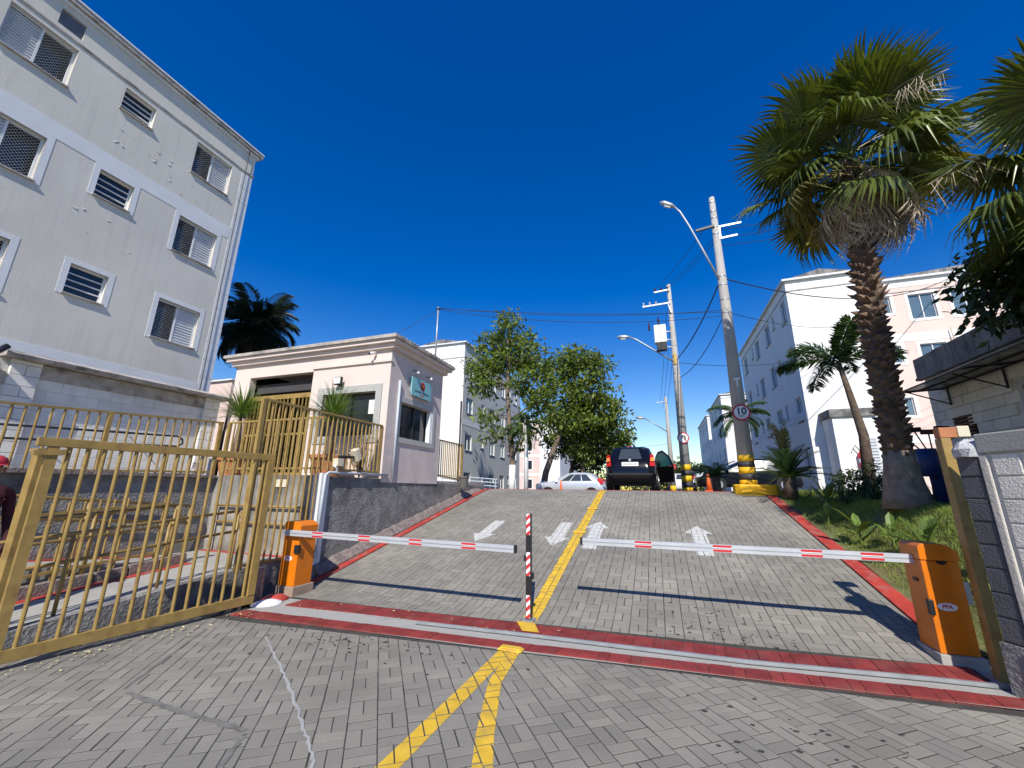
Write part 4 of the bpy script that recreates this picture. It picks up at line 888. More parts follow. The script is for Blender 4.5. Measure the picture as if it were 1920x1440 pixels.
for k in range(6): pbox(MB(),PH_,10.26,10.79,2.72+k*.068,2.76+k*.068,-.02,.015).build('slat', WOOD, gr)
aw = thing('awning','dark sheet awning on black steel brackets over the block house door','awning',(5.4,9.8,3.6))
for k in range(4):
    a = 7.0+k*.965; MB().prism([(5.03,a+.01,3.70),(5.79,a+.01,3.74),(5.79,a+.95,3.74),(5.03,a+.95,3.70)],(0,0,.008)).build('sheet', AWN, aw)
for a, b in (((5.03,7.0,3.69),(5.03,10.86,3.69)),((5.78,7.0,3.73),(5.78,10.86,3.73)),((5.4,7.0,3.71),(5.4,10.86,3.71)),((5.03,10.86,3.69),(5.78,10.86,3.73)),((5.03,8.9,3.69),(5.78,8.9,3.73))): MB().bar(a, b, .025).build('frame_bar', BLACK, aw)
for yy in (7.4,9.2,10.7): MB().bar((5.08,yy,3.68),(5.77,yy,3.38),.02).build('bracket', BLACK, aw); MB().bar((5.77,yy,3.36),(5.77,yy,3.73),.025).build('bracket', BLACK, aw)
bb = thing('blue_bin','tall blue bin holding upturned brooms by the gate post','bin',(4.9,9.9,1.36)); MB().lathe((4.9,9.9,1.36),[(.12,0),(.14,.9),(.155,.92),(.155,.98),(.14,.98)],14).build('bin_body', BLUEB, bb, smooth=True); MB().lathe((4.72,9.75,1.9),[(.12,0),(.15,.5),(.13,.5)],12).build('bucket', BLUEB, bb, smooth=True)
for k in range(5):
    a = -.35+k*.17; p = (4.9+.1*a,9.9,2.2); q = (4.86+a*1.1,9.9-.05*k,2.72+.05*(k%2)); MB().tube([p,q],.012,6).build('broom_handle', WOOD, bb); MB().mbox(Matrix.Translation(q)@Matrix.Rotation(.4*a,4,'Y'),.22,.07,.09).build('broom_head', BLACK if k % 2 else mat('brown_bristle',(.09,.03,.03),.9), bb, bevel=.01)

# ------------------------------------------------------------------ lawn
lx = [2.84+i*.1 for i in range(30)]+[5.79]; ly = [5.72+.15*i for i in range(53)]; lm = MB()
for yy in ly:
    for xx in lx: lm.v.append((xx, yy, zl(xx, yy)))
n = len(lx); lm.f = [(j*n+i, j*n+i+1, (j+1)*n+i+1, (j+1)*n+i) for j in range(len(ly)-1) for i in range(n-1)]
struct(lm, 'lawn', LAWN, True)
N = 120000
bx_ = rng.uniform(2.9, 5.7, N); by_ = rng.uniform(5.8, 13.4, N)
den = np.sin(bx_*3.1+by_*1.7)*np.sin(by_*2.3-bx_*1.1)+np.sin(bx_*7.3-by_*5.1)*.5
keep = (rng.random(N) < np.clip(.75+.35*den, .15, 1)) & (rng.random(N) < np.clip((bx_-2.85)/.35, .1, 1)); bx_, by_ = bx_[keep], by_[keep]; N = len(bx_)
bz_ = np.array([zl(a, b) for a, b in zip(bx_, by_)]); ang = rng.uniform(0, 6.28, N); hh = rng.uniform(.03, .085, N); wd = rng.uniform(.003, .006, N); ln = rng.uniform(.01, .05, N); la = rng.uniform(0, 6.28, N)
ca, sa = np.cos(ang), np.sin(ang)
V = np.empty((N, 3, 3)); V[:,0] = np.stack([bx_-ca*wd, by_-sa*wd, bz_-.005], 1); V[:,1] = np.stack([bx_+ca*wd, by_+sa*wd, bz_-.005], 1); V[:,2] = np.stack([bx_+ln*np.cos(la), by_+ln*np.sin(la), bz_+hh], 1)
me = bpy.data.meshes.new('grass'); me.from_pydata(V.reshape(-1, 3).tolist(), [], np.arange(3*N).reshape(-1, 3).tolist()); me.materials.append(BLADE)
go = bpy.data.objects.new('grass', me); C.objects.link(go); tag(go, 'short green grass on the lawn bank beside the ramp', 'grass', kind='stuff')

# ------------------------------------------------------------------ foliage tools
def leaves_mb(blobs, size, material, name, parent, seed=1, droop=.5, per=24, aspect=.42, dens=1.6):
    g = np.random.default_rng(seed); Vs = []; size *= .84
    for (cx, cy, cz, rx, ry, rz, n) in blobs:
        n = int(n*dens)
        nt_ = max(3, n//per); d = g.normal(size=(nt_, 3)); d /= np.linalg.norm(d, axis=1)[:, None]; rad = g.uniform(.3, 1.0, nt_)**.5*(1+.25*g.standard_normal(nt_)*.5)
        tips = np.array([cx, cy, cz])+d*rad[:, None]*np.array([rx, ry, rz])
        k = per; P = np.repeat(tips, k, 0)+g.normal(size=(nt_*k, 3))*size*1.05*np.array([1,1,.7])
        a = np.repeat(d, k, 0)*.5+g.normal(size=(nt_*k, 3))*.7; a[:, 2] -= droop; a /= np.linalg.norm(a, axis=1)[:, None]
        b = np.cross(a, g.normal(size=a.shape)); b /= np.linalg.norm(b, axis=1)[:, None]; L = size*g.uniform(.5, 1.6, (nt_*k, 1))
        Vs.append(np.stack([P, P+a*L*.5+b*L*aspect*.5, P+a*L, P+a*L*.5-b*L*aspect*.5], 1))
    V = np.concatenate(Vs).reshape(-1, 3)-np.array(ORG[parent.name]); me = bpy.data.meshes.new(name)
    nq = len(V)//4; me.vertices.add(len(V)); me.vertices.foreach_set('co', V.ravel()); me.loops.add(nq*4); me.loops.foreach_set('vertex_index', np.arange(nq*4)); me.polygons.add(nq); me.polygons.foreach_set('loop_start', np.arange(0, nq*4, 4)); me.polygons.foreach_set('loop_total', np.full(nq, 4)); me.update(calc_edges=True); me.validate()
    me.materials.append(material); o = bpy.data.objects.new(name, me); C.objects.link(o); o.parent = parent; ORG[o.name] = ORG[parent.name]; return o
def tree(label, base, trunk, r0, blobs, size, material, limewash=0, seed=1, group=None, droop=.5, name='street_tree', bark=BARK, far=1.):
    if far != 1:                                        # same tree standing further off and taller
        fs = lambda p: (p[0]*far, p[1]*far, 1.6+(p[2]-1.6)*far)
        base = (base[0]*far, base[1]*far, .97); trunk = [fs(p) for p in trunk]; blobs = [(*fs(b), b[3]*far, b[4]*far, b[5]*far, b[6]) for b in blobs]; size *= far; r0 *= far
    t = thing(name, label, 'tree', base, group=group); tb = MB(); g = random.Random(seed)
    tp = [Vector(base)]+[Vector(p) for p in trunk]; k = len(tp)
    tb.tube(tp, [r0*(1.15-.75*i/(k-1)) for i in range(k)], 9)
    for b in blobs:
        c = Vector(b[:3]); s = min(tp[1:], key=lambda p: (p-c).length+(3 if p.z > c.z else 0)); mid = s.lerp(c, .5)+Vector((g.gauss(0,.12), g.gauss(0,.12), .15))
        tb.tube([s, mid, c], [r0*.42, r0*.28, r0*.1], 6)
        for _ in range(5):
            q = c+Vector((g.gauss(0,b[3]*.5), g.gauss(0,b[4]*.5), g.gauss(0,b[5]*.5))); tb.tube([c.lerp(mid, g.random()*.6), q], [r0*.14, r0*.04], 4)
    tb.build('trunk', bark, t, smooth=True)
    if limewash:
        p0, p1 = Vector(base), tp[1]; e = p0.lerp(p1, limewash/(p1-p0).length); MB().tube([p0, e], [r0*1.2, r0*1.13], 10).build('limewash', LIME, t, smooth=True)
    leaves_mb(blobs, size, material, 'crown', t, seed, droop); return t
tree('tall airy street tree with limewashed trunk before the grey block',(-8.15,23,1.05),[(-8.1,23,3.2),(-8.35,23,5.6),(-8.5,23,7.6),(-8.4,23,9.2),(-8.5,23,11.0)],.17,
     [(-8.5,23,11.9,.7,.6,.9,420),(-9.6,23,10.6,.9,.8,.7,480),(-7.6,23,10.6,.9,.8,.7,480),(-10.1,23,9.1,1.1,.9,.7,620),(-8.4,23,9.6,1.2,1,.8,760),(-6.7,23,9.3,1.0,.9,.8,600),(-9.9,23,7.9,1.0,.8,.5,380),(-7.0,22.8,7.8,1.1,.9,.9,620),(-6.3,23,6.6,.8,.8,.9,420),(-9.3,23,5.0,.8,.6,.5,160),(-9.6,22.8,6.0,.7,.6,.5,150),(-7.5,23,5.0,.7,.6,1.0,260)],.30,LEAF,1.9,3)
tree('broad bright green street tree beside the tall airy one',(-6.9,25,1.05),[(-6.6,25,2.6),(-6.0,25,4.2),(-5.2,25,6.0),(-4.7,25,7.6)],.2,
     [(-4.4,25,9.9,1.1,1,.8,700),(-5.6,25,9.1,1.1,1,.9,750),(-3.4,25,9.0,1.1,1,.9,750),(-5.4,25,7.6,1.3,1.1,1,950),(-3.6,25,7.5,1.4,1.1,1,950),(-2.9,25,6.2,1.2,1.0,1.0,700),(-4.9,25,6.0,1.3,1.1,.9,850),(-6.3,25,5.6,.9,.9,.9,450)],.30,LEAF,1.2,5,far=1.18)
tree('dense low street tree hanging over the silver car',(-4.9,27.5,1.05),[(-4.7,27.5,3.0),(-4.2,27.5,4.6)],.18,
     [(-4.1,27.5,6.1,1.5,1.2,1.1,1000),(-2.8,27.5,5.3,1.3,1.2,1.2,1000),(-4.5,27.5,4.6,1.3,1.1,1.0,800),(-2.5,27.5,4.5,.9,.9,.8,450)],.30,LEAF,0,7,far=1.14)
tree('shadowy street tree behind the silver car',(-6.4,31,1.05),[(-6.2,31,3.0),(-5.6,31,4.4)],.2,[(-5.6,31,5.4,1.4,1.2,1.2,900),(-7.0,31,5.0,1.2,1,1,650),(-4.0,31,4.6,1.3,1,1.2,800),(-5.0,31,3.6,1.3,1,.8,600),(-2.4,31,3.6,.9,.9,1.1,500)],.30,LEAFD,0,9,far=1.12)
for i, (x, y, h, lab) in enumerate(((1.0,62,4.4,'round distant tree behind the leaning row of poles'),(4.2,66,5.0,'far tree beside the most distant white block'),(-1.6,58,4.6,'far tree behind the black hatchback'))):
    tree(lab,(x,y,1.5),[(x,y,h*.6),(x,y,h*.8)],.2,[(x-1,y,h-.6,1.4,1.4,1.2,380),(x+1,y,h-.9,1.4,1.4,1.1,380),(x,y,h,1.4,1.4,1.1,380)],.5,LEAFF,0,20+i,name='distant_tree')
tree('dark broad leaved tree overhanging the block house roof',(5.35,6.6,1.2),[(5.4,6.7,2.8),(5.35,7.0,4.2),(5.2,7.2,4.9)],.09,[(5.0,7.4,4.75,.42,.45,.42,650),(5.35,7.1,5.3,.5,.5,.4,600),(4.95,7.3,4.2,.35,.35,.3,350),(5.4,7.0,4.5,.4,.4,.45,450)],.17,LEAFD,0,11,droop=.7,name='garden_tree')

dw = thing('distant_wood','dark band of distant trees closing the far end of the street','trees',(0,125,.8)); dw['kind'] = 'stuff'
leaves_mb([(x,125+6*math.sin(x),2.2+1.6*math.sin(x*.37)**2,5,3,2.6,420) for x in range(-120,100,5)], 1.0, LEAFF, 'foliage', dw, 77, .2)
# fan palms
def fan_mesh(name, material, pet=.95, Rr=.95, span=290, n=40, droop=.5, dead=False, seed=0, fold=.0):
    g = random.Random(seed); mb = MB(); mb.tube([(0,0,0),(pet*.5,0,.02),(pet,0,-.02)],[.03,.018,.014],5)
    st = 4
    for i in range(n):
        a = R(-span/2+span*(i+.5)/n); a += g.gauss(0,.012)
        L = Rr*(1-.25*abs(a)/math.pi)*g.uniform(.86,1.06); hw0 = .006; hw1 = Rr*.5*R(span)/n*.56
        dirv = Vector((math.cos(a), math.sin(a), 0)); side = Vector((-math.sin(a), math.cos(a), 0)); b = len(mb.v); dr = droop*g.uniform(.7,1.5); tw = g.uniform(-.3,.3)
        if dead: dr = droop*g.uniform(.8,1.3)
        for k in range(st+1):
            t = k/st; r = L*t; wv = hw0+(hw1-hw0)*min(1,t/.5) if t <= .5 else hw1*(1-(t-.5)/.5)**.8+.001
            zz = -dr*Rr*.55*max(0,t-.35)**2*2.2-abs(math.sin(a))*fold*r+(.16*r if not dead else 0)*math.cos(a*.5)
            rr = r*(1-.25*dr*max(0,t-.4)); c = Vector((pet,0,-.02))+dirv*rr+Vector((0,0,zz)); lift = .35*wv
            mb.v += [tuple(c-side*wv-Vector((0,0,lift))), tuple(c+Vector((0,0,lift))), tuple(c+side*wv-Vector((0,0,lift)))]
        for k in range(st): q = b+3*k; mb.f += [(q,q+1,q+4,q+3),(q+1,q+2,q+5,q+4)]
    return mb.mesh(name, material)
FANS = [fan_mesh('frond', FAN, 1.0, 1.0, 270, 40, .55, seed=1), fan_mesh('frond', FAN, .9, .95, 250, 38, .9, seed=2, fold=.15), fan_mesh('frond', FAN, 1.05, .95, 280, 40, .35, seed=3), fan_mesh('frond', FANY, .95, .9, 240, 36, .9, seed=4, fold=.2)]
DEADF = [fan_mesh('dry_frond', FANT, .8, .95, 110, 34, .7, True, 5, .5), fan_mesh('dry_frond', FANT, .75, 1.0, 85, 30, .5, True, 6, .7)]
def put_frond(root, mesh, c, az, el, s, roll=0, name='frond'):
    o = bpy.data.objects.new(name, mesh); C.objects.link(o); o.parent = root
    M = Matrix.Rotation(az,4,'Z')@Matrix.Rotation(-el,4,'Y')@Matrix.Rotation(roll,4,'X'); o.matrix_local = Matrix.Translation(Vector(c)-Vector(ORG[root.name]))@M@Matrix.Scale(s,4); return o
def fan_palm(label, base, top, r0, nb, ngreen, ndead, s, seed, boots=True, flare=True):
    g = random.Random(seed); t = thing('fan_palm', label, 'palm tree', base); base = Vector(base); top = Vector(top)
    ax = top-base; mid = base.lerp(top,.5)+Vector((-.04,0,0)); pr = [(0,2.1),(.025,1.92),(.06,1.66),(.10,1.42),(.14,1.25),(.2,1.12),(.6,.98),(1,.9)] if flare else [(0,1.1),(.5,.9),(1,.8)]
    def ctr(f): return base.lerp(mid, f*2) if f < .5 else mid.lerp(top, f*2-1)
    MB().tube([ctr(f) for f, _ in pr if f <= .17], [r0*q for f, q in pr if f <= .17], 16).build('trunk_base', TRUNKB, t, smooth=True)
    MB().tube([ctr(f) for f, _ in pr if f >= .14], [r0*q for f, q in pr if f >= .14], 14).build('trunk', TRUNK, t, smooth=True)
    if boots:
        bm = MB(); n = nb
        for i in range(n):
            f = .125+.855*i/n; a = i*2.39996+g.gauss(0,.15); c = ctr(f); rr = r0*float(np.interp(f, [q[0] for q in pr], [q[1] for q in pr]))*1.02; d = Vector((math.cos(a),math.sin(a),0)); sd = Vector((-math.sin(a),math.cos(a),0))
            L = g.uniform(.07,.19)*(1.1 if f > .5 else .85)*min(1, .35+(f-.125)*8); w_ = g.uniform(.045,.08)*min(1, .5+(f-.125)*6); upk = g.uniform(.1,.75)*(1 if f > .3 else .6)
            p0 = c+d*rr*.9; tip = p0+d*L*.85+Vector((0,0,L*upk)); k = Vector((0,0,.05)); m_ = p0.lerp(tip,.5)+d*.02
            bm.add([p0-sd*w_-k, p0+sd*w_-k, p0+sd*w_*.8+k, p0-sd*w_*.8+k, m_-sd*w_*.6-k*.3, m_+sd*w_*.6-k*.3, m_+sd*w_*.45+k*.6, m_-sd*w_*.45+k*.6, tip-sd*.012, tip+sd*.012],
                   [(0,1,5,4),(1,2,6,5),(2,3,7,6),(3,0,4,7),(4,5,9,8),(5,6,9),(6,7,8,9),(7,4,8)])
        tag(bm.build('leaf_bases', BOOT, t), kind='stuff')
    for i in range(ngreen):
        f = (i+.5)/ngreen; el = R(82-122*f**.95)+g.gauss(0,.12); az = i*2.39996+g.gauss(0,.2)
        mesh = FANS[g.choice((0,0,1,1,2))] if el > R(-5) else FANS[g.choice((1,1,3,3,0))]
        put_frond(t, mesh, top+Vector((0,0,.25-.5*f)), az, el, s*g.uniform(.85,1.12), g.gauss(0,.35))
    for i in range(ndead):
        az = i*2.39996*1.3+g.gauss(0,.3); put_frond(t, DEADF[i%2], top+Vector((0,0,-.25-.35*g.random())), az, R(g.uniform(-78,-48)), s*g.uniform(.75,1.05), g.gauss(0,.5), 'dry_frond')
    for az, el, dz in ((-108,-62,-.05),(-84,-52,.15),(-128,-70,-.3),(-60,-66,-.3),(-150,-60,.1)):
        put_frond(t, DEADF[0 if dz > 0 else 1], top+Vector((0,0,dz)), R(az), R(el), s*.95, g.gauss(0,.2), 'dry_frond')
    for i in range(7):
        az = g.random()*6.28; p = top+Vector((0,0,.2)); d = Vector((math.cos(az),math.sin(az),.45)); st = MB(); q = [p+d*k*.45*s+Vector((0,0,-.13*k*k*s*.5)) for k in range(5)]; st.tube(q,[.014,.012,.01,.008,.005],4)
        for k in range(26):
            c = q[2].lerp(q[4], g.random()); st.tube([c, c+Vector((g.gauss(0,.1),g.gauss(0,.1),-g.uniform(.1,.4)))],[.005,.002],3)
        st.build('flower_stalk', FANT, t)
    return t
fan_palm('tall fan palm with shaggy dry skirt on the lawn bank',(3.95,9.0,1.33),(4.22,9.0,8.3),.165,380,44,12,1.12,4)
fan_palm('lower fan palm spreading beyond the charcoal pillar',(5.25,6.05,1.15),(5.28,6.05,5.55),.17,140,34,6,.92,8)
# feather palms and cycads
def feather_mesh(name, material, L=1.8, n=34, leaf=.5, droop=.9, vshape=.4, w=.022, bush=1, seed=0, stiff=False):
    g = random.Random(seed); mb = MB(); pts = []; p = Vector((0,0,0)); ang = 0
    for i in range(13):
        pts.append(p.copy()); ang = -droop*(i/12)**1.4; p = p+Vector((math.cos(ang),0,math.sin(ang)))*L/12
    mb.tube(pts,[.022*(1-.85*i/12)+.003 for i in range(13)],5)
    for i in range(n):
        t = .12+.87*i/n; k = t*12; j = min(int(k),11); c = pts[j].lerp(pts[j+1],k-j); d = (pts[j+1]-pts[j]).normalized(); upv = Vector((0,1,0)).cross(d)*-1
        for sgn in (-1,1):
            for q in range(bush):
                ln = leaf*(math.sin(math.pi*(.12+.8*t))**.6)*g.uniform(.85,1.1); v = vshape+(g.uniform(-.9,1.1) if bush > 1 else g.gauss(0,.08))
                dv = (Vector((0,sgn,0))*math.cos(v)+upv*math.sin(v)+d*.55).normalized(); sd = dv.cross(Vector((0,0,1))); sd = sd.normalized() if sd.length > .01 else Vector((1,0,0))
                m_ = c+dv*ln*.5+Vector((0,0,0 if stiff else -.03*ln)); e = c+dv*ln+Vector((0,0,0 if stiff else -.28*ln)); ww = w
                mb.add([c, m_-sd*ww, e, m_+sd*ww],[(0,1,2,3)])
    return mb.mesh(name, material)
def feather_palm(label, base, trunk, radii, tmat, meshes, n, els, s, seed, cat='palm tree', name='feather_palm', group=None):
    g = random.Random(seed); t = thing(name, label, cat, base, group=group)
    if trunk: MB().tube([base]+list(trunk), radii, 10).build('trunk', tmat, t, smooth=True); top = Vector(trunk[-1])
    else: top = Vector(base)
    for i in range(n):
        f = (i+.5)/n; put_frond(t, meshes[i % len(meshes)], top, i*2.39996+g.gauss(0,.15), R(els[0]+(els[1]-els[0])*f)+g.gauss(0,.08), s*g.uniform(.85,1.1), g.gauss(0,.15))
    return t
FX = [feather_mesh('frond', FROND, 1.7, 40, .42, 1.25, .2, .03, 3, 1), feather_mesh('frond', FROND, 1.6, 40, .42, 1.6, .2, .03, 3, 2)]
feather_palm('small feather palm with smooth leaning trunk behind the fan palm',(5.6,14.5,1.5),[(5.7,14.5,3.2),(5.55,14.5,4.6),(5.45,14.5,5.4)],[.17,.12,.08,.06],TRUNK,FX,7,(75,5),1.0,3)
DK = [feather_mesh('frond', FRONDD, 2.3, 42, .75, 1.5, -.35, .03, 1, 3), feather_mesh('frond', FRONDD, 2.2, 42, .8, 1.9, -.5, .03, 1, 4)]
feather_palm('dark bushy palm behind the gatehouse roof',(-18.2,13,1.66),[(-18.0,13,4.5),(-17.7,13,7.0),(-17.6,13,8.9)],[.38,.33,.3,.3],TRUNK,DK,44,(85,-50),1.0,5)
FP = [feather_mesh('frond', FROND, 1.9, 36, .6, 1.5, -.2, .03, 1, 5)]
feather_palm('feather palm across the street behind the concrete pole',(4.2,24,1.5),[(4.2,24,4.0),(4.25,24,5.5)],[.18,.14,.1],TRUNKB,FP,14,(70,-25),.85,6)
feather_palm('slim feather palm among the street tree trunks',(-7.1,22.5,1.05),[(-7.1,22.5,3.6),(-7.2,22.5,5.2)],[.14,.12,.09],LIME,FP,12,(70,-30),.8,7)
CY = [feather_mesh('frond', FROND, .95, 34, .2, .7, .35, .009, 1, 6, True)]
feather_palm('dark cycad with a stout trunk beyond the crest',(1.70,14.5,1.572),[(1.70,14.5,2.02)],[.13,.12],TRUNK,CY,26,(60,0),.78,8,'cycad','cycad')
feather_palm('large cycad at the lawn edge beside the banded pole',(3.06,12.1,1.45),[(3.06,12.1,1.95)],[.16,.14],TRUNK,CY,34,(85,0),.95,9,'cycad','cycad')
feather_palm('young palm sprouting on the grass near the trunk of the fan palm',(3.42,7.55,zl(3.42,7.55)-.02),None,None,None,[feather_mesh('frond', STRAP, .6, 18, .17, .5, .4, .012, 1, 7, True)],7,(80,25),.9,10,'plant','palm_seedling')
feather_palm('tall upright feathery spike behind the large cycad',(3.30,13.0,1.5),[(3.3,13.0,2.1)],[.1,.08],TRUNK,[feather_mesh('frond', FANY, 1.35, 44, .22, .15, .5, .012, 2, 8, True)],5,(88,78),1.0,11,'plant','spike_palm')
def broad_plant(label, x, y, n, L, seed):
    g = random.Random(seed); z = zl(x, y) if y < 13.4 else 1.5; t = thing('broadleaf_plant', label, 'plant', (x,y,z), group='young broad leaved plants on the lawn')
    st = MB(); st.tube([(x,y,z-.02),(x+.02,y,z+L*.7)],[.014,.009],6); st.build('stem', STRAP, t)
    for i in range(n):
        a = i*2.4+g.gauss(0,.3); e = g.uniform(.5,1.2); d = Vector((math.cos(a)*math.cos(e),math.sin(a)*math.cos(e),math.sin(e))); sd = d.cross(Vector((0,0,1))).normalized(); p = Vector((x+.01,y,z+L*(.2+.5*i/n))); l = L*g.uniform(.6,.9); w_ = l*.16; nn = sd.cross(d)
        q = [p, p+d*l*.3, p+d*l*.65, p+d*l+Vector((0,0,-.12*l))]
        MB().add([q[0], q[1]-sd*w_, q[1]-nn*.02, q[1]+sd*w_, q[2]-sd*w_*.9, q[2]-nn*.02, q[2]+sd*w_*.9, q[3]],[(0,1,2),(0,2,3),(1,4,5,2),(2,5,6,3),(4,7,5),(5,7,6)]).build('leaf', STRAP, t)
for i, (x, y, n_, L, lab) in enumerate(((3.05,9.9,4,.36,'young broad leaved plant on the lawn nearest the red kerb'),(3.10,8.75,5,.55,'tallest young broad leaved plant with pale stem on the lawn'),(3.3,8.15,4,.4,'young broad leaved plant next to the palm seedling'),(3.35,10.8,6,.6,'broad leaved plant in the shade behind the lawn plants'))): broad_plant(lab, x, y, n_, L, 30+i)
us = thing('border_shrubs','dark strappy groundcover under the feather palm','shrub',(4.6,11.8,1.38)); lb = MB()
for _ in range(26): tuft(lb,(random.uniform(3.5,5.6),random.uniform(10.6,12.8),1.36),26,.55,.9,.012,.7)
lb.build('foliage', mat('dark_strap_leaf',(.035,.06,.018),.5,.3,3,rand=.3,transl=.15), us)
tree('clipped dark round shrub behind the fan palm trunk',(4.9,12.6,1.38),[(4.9,12.6,1.6),(4.9,12.6,1.8)],.03,[(4.9,12.6,1.95,.45,.4,.35,500),(4.4,12.7,1.85,.35,.3,.3,300)],.1,LEAFD,0,40,name='round_shrub')
lb = thing('yellow_leaf_plant','yellow green arching plant beside the ochre gate post','plant',(3.5,6.35,zl(3.5,6.35)))
m_ = MB(); tuft(m_,(3.5,6.35,zl(3.5,6.35)),16,.45,.95,.045,.9); m_.build('foliage', mat('yellow_leaf',(.28,.28,.04),.5,.2,4,rand=.3,transl=.3), lb)
fx = thing('fire_extinguisher','red fire extinguisher hung on the white porch wall','extinguisher',(8.35,21.85,2.6)); MB().lathe((8.35,21.85,2.6),[(.10,0),(.11,.1),(.11,.6),(.05,.7),(.03,.78)],12).build('cylinder', SIGNR, fx, smooth=True); MB().tube([(8.35,21.85,3.36),(8.2,21.85,3.6),(8.1,21.85,3.4)],.02,6).build('hose', BLACK, fx); MB().lathe((8.35,21.85,2.85),[(.112,0),(.112,.16)],12).build('label_band', WHITE, fx)

# ------------------------------------------------------------------ poles, signs and cables
def pole(label, x, y, z0, zt, r0, r1, bands):
    t = thing('utility_pole', label, 'pole', (x,y,z0)); rr = lambda z: r0+(r1-r0)*(z-z0)/(zt-z0)
    MB().tube([(x,y,z0),(x,y,zt)],[r0,r1],20).build('pole_shaft', POLE, t, smooth=True)
    for a, b, m_ in bands: MB().tube([(x,y,a),(x,y,b)],[rr(a)+.006,rr(b)+.006],20).build('paint_band', m_, t, smooth=True)
    return t, rr
p1, rr1 = pole('tall concrete utility pole with yellow and black bands on a yellow base',2.36,13.2,1.4,11.15,.225,.085,[(1.75,1.90,PYEL),(1.90,2.07,PBLK),(2.07,2.25,PYEL),(2.25,2.41,PBLK),(2.41,2.58,PYEL)])
pb = MB(); ol = [(2.36-.42,12.86),(2.36-.3,12.70),(2.9,12.68),(3.02,12.85),(3.0,13.3),(2.8,13.5),(2.1,13.5),(1.94,13.2)]; pb.prism([(a,b,1.3) for a,b in ol],(0,0,.48)); pb.build('base_pad', PYEL, p1, bevel=.04)
MB().box(2.28,2.44,12.985,12.995,4.75,4.82).build('number_plate', WHITE, p1); MB().box(2.34,2.38,12.985,12.995,4.55,4.74).build('number_plate', WHITE, p1)
for z in (10.95,10.6,10.35,10.0,9.75,8.2,7.9,7.4,6.95): MB().tube([(2.36,13.2,z-.02),(2.36,13.2,z+.02)],rr1(z)+.012,14).build('clamp', STEEL, p1)
MB().bar((1.75,13.1,9.95),(2.32,13.1,10.02),.07).build('cross_arm', BLACK, p1); MB().bar((2.4,13.15,9.98),(3.1,13.15,10.0),.05).build('bracket', ALU, p1); MB().bar((2.4,13.15,9.55),(2.95,13.15,9.58),.05).build('bracket', ALU, p1); MB().bar((2.46,13.15,9.55),(2.46,13.15,9.98),.05).build('bracket', ALU, p1)
def lamp_arm(root, pts, head_dir, s=1.0):
    MB().tube(pts,[.035*s]*len(pts),8).build('lamp_arm', STEEL, root, smooth=True); e = Vector(pts[-1]); d = Vector(head_dir).normalized()
    h = MB(); q = [e-d*.05, e+d*.12*s, e+d*.4*s, e+d*.55*s]; h.tube(q,[.03*s,.09*s,.10*s,.03*s],10); h.v = [(a,b,e.z+(c-e.z)*1.) for a,b,c in h.v]; hh = h.build('lamp_head', STEEL, root, smooth=True)
    MB().tube([e+d*.15*s+Vector((0,0,-.085*s)), e+d*.38*s+Vector((0,0,-.095*s))],.05*s,8).build('lamp_lens', WHITE, root)
lamp_arm(p1,[(2.25,13.1,8.1),(1.9,13.0,9.1),(1.55,12.95,10.1),(1.32,12.9,10.65),(1.15,12.9,10.9)],(-.8,-.1,.45),.9)
def round_sign(name, label, x, y, z, r, build):
    t = thing(name, label, 'sign', (x,y,z)); MB().tube([(x,y,z),(x,y-.006,z)],r,28).build('rim', SIGNR, t); MB().tube([(x,y-.0065,z),(x,y-.009,z)],r*.80,28).build('face', WHITE, t); build(t); return t
def b10(t):
    text_mesh('number_lettering','10',.27,BLACK,t,frameM((2.36,12.94,3.81),(1,0,0),(0,0,1)),.006); text_mesh('unit_lettering','km/h',.07,BLACK,t,frameM((2.36,12.94,3.675),(1,0,0),(0,0,1)),.001)
round_sign('speed_sign','round red rimmed speed limit sign reading 10 on the banded pole',2.36,12.955,3.78,.235,b10)
p2, rr2 = pole('concrete pole carrying a white transformer beyond the crest',1.10,19,1.4,11.1,.215,.085,[(1.55,1.72,PYEL),(1.72,1.95,PBLK),(1.95,2.2,PYEL),(2.2,2.42,PBLK),(2.42,2.66,PYEL)])
for za, x0 in ((10.05,-.14),(10.72,.42)):
    MB().bar((x0,18.85,za),(1.1,18.85,za+.05),.07).build('cross_arm', ALU, p2); n = 3
    for k in range(n): xx = x0+.05+k*.28; MB().lathe((xx,18.85,za+.03),[(.03,0),(.05,.06),(.03,.08),(.05,.12),(.02,.18)],8).build('insulator', INS if za > 10.5 else ALU, p2)
MB().bar((1.0,18.85,10.05),(1.1,18.85,9.6),.05).build('cross_arm_brace', ALU, p2)
MB().box(.28,.80,18.6,18.95,8.12,8.98).build('transformer_tank', WHITE, p2, bevel=.02); MB().box(.36,.78,18.63,18.92,7.76,8.115).build('transformer_fins', BLACK, p2, bevel=.01)
for z in (8.7,8.3,7.95): MB().bar((.8,18.85,z),(1.05,18.95,z),.05).build('transformer_bracket', ALU, p2)
for xx in (.08,.5): MB().lathe((xx,18.7,8.99 if xx > .3 else 8.75),[(.03,0),(.055,.1),(.03,.14),(.055,.24),(.03,.3),(.02,.42)],8).build('bushing', INS, p2)
for z in (10.3,9.4,8.0,7.5,7.1,6.7,6.3): MB().tube([(1.1,19,z-.015),(1.1,19,z+.015)],rr2(z)+.012,12).build('clamp', STEEL, p2)
MB().box(1.04,1.12,18.82,18.85,7.1,7.6).build('warning_plate', YEL, p2)
lamp_arm(p2,[(1.0,18.9,7.25),(.1,18.85,7.95),(-.55,18.8,8.45),(-.85,18.8,8.6)],(-1,0,.1),1.0)
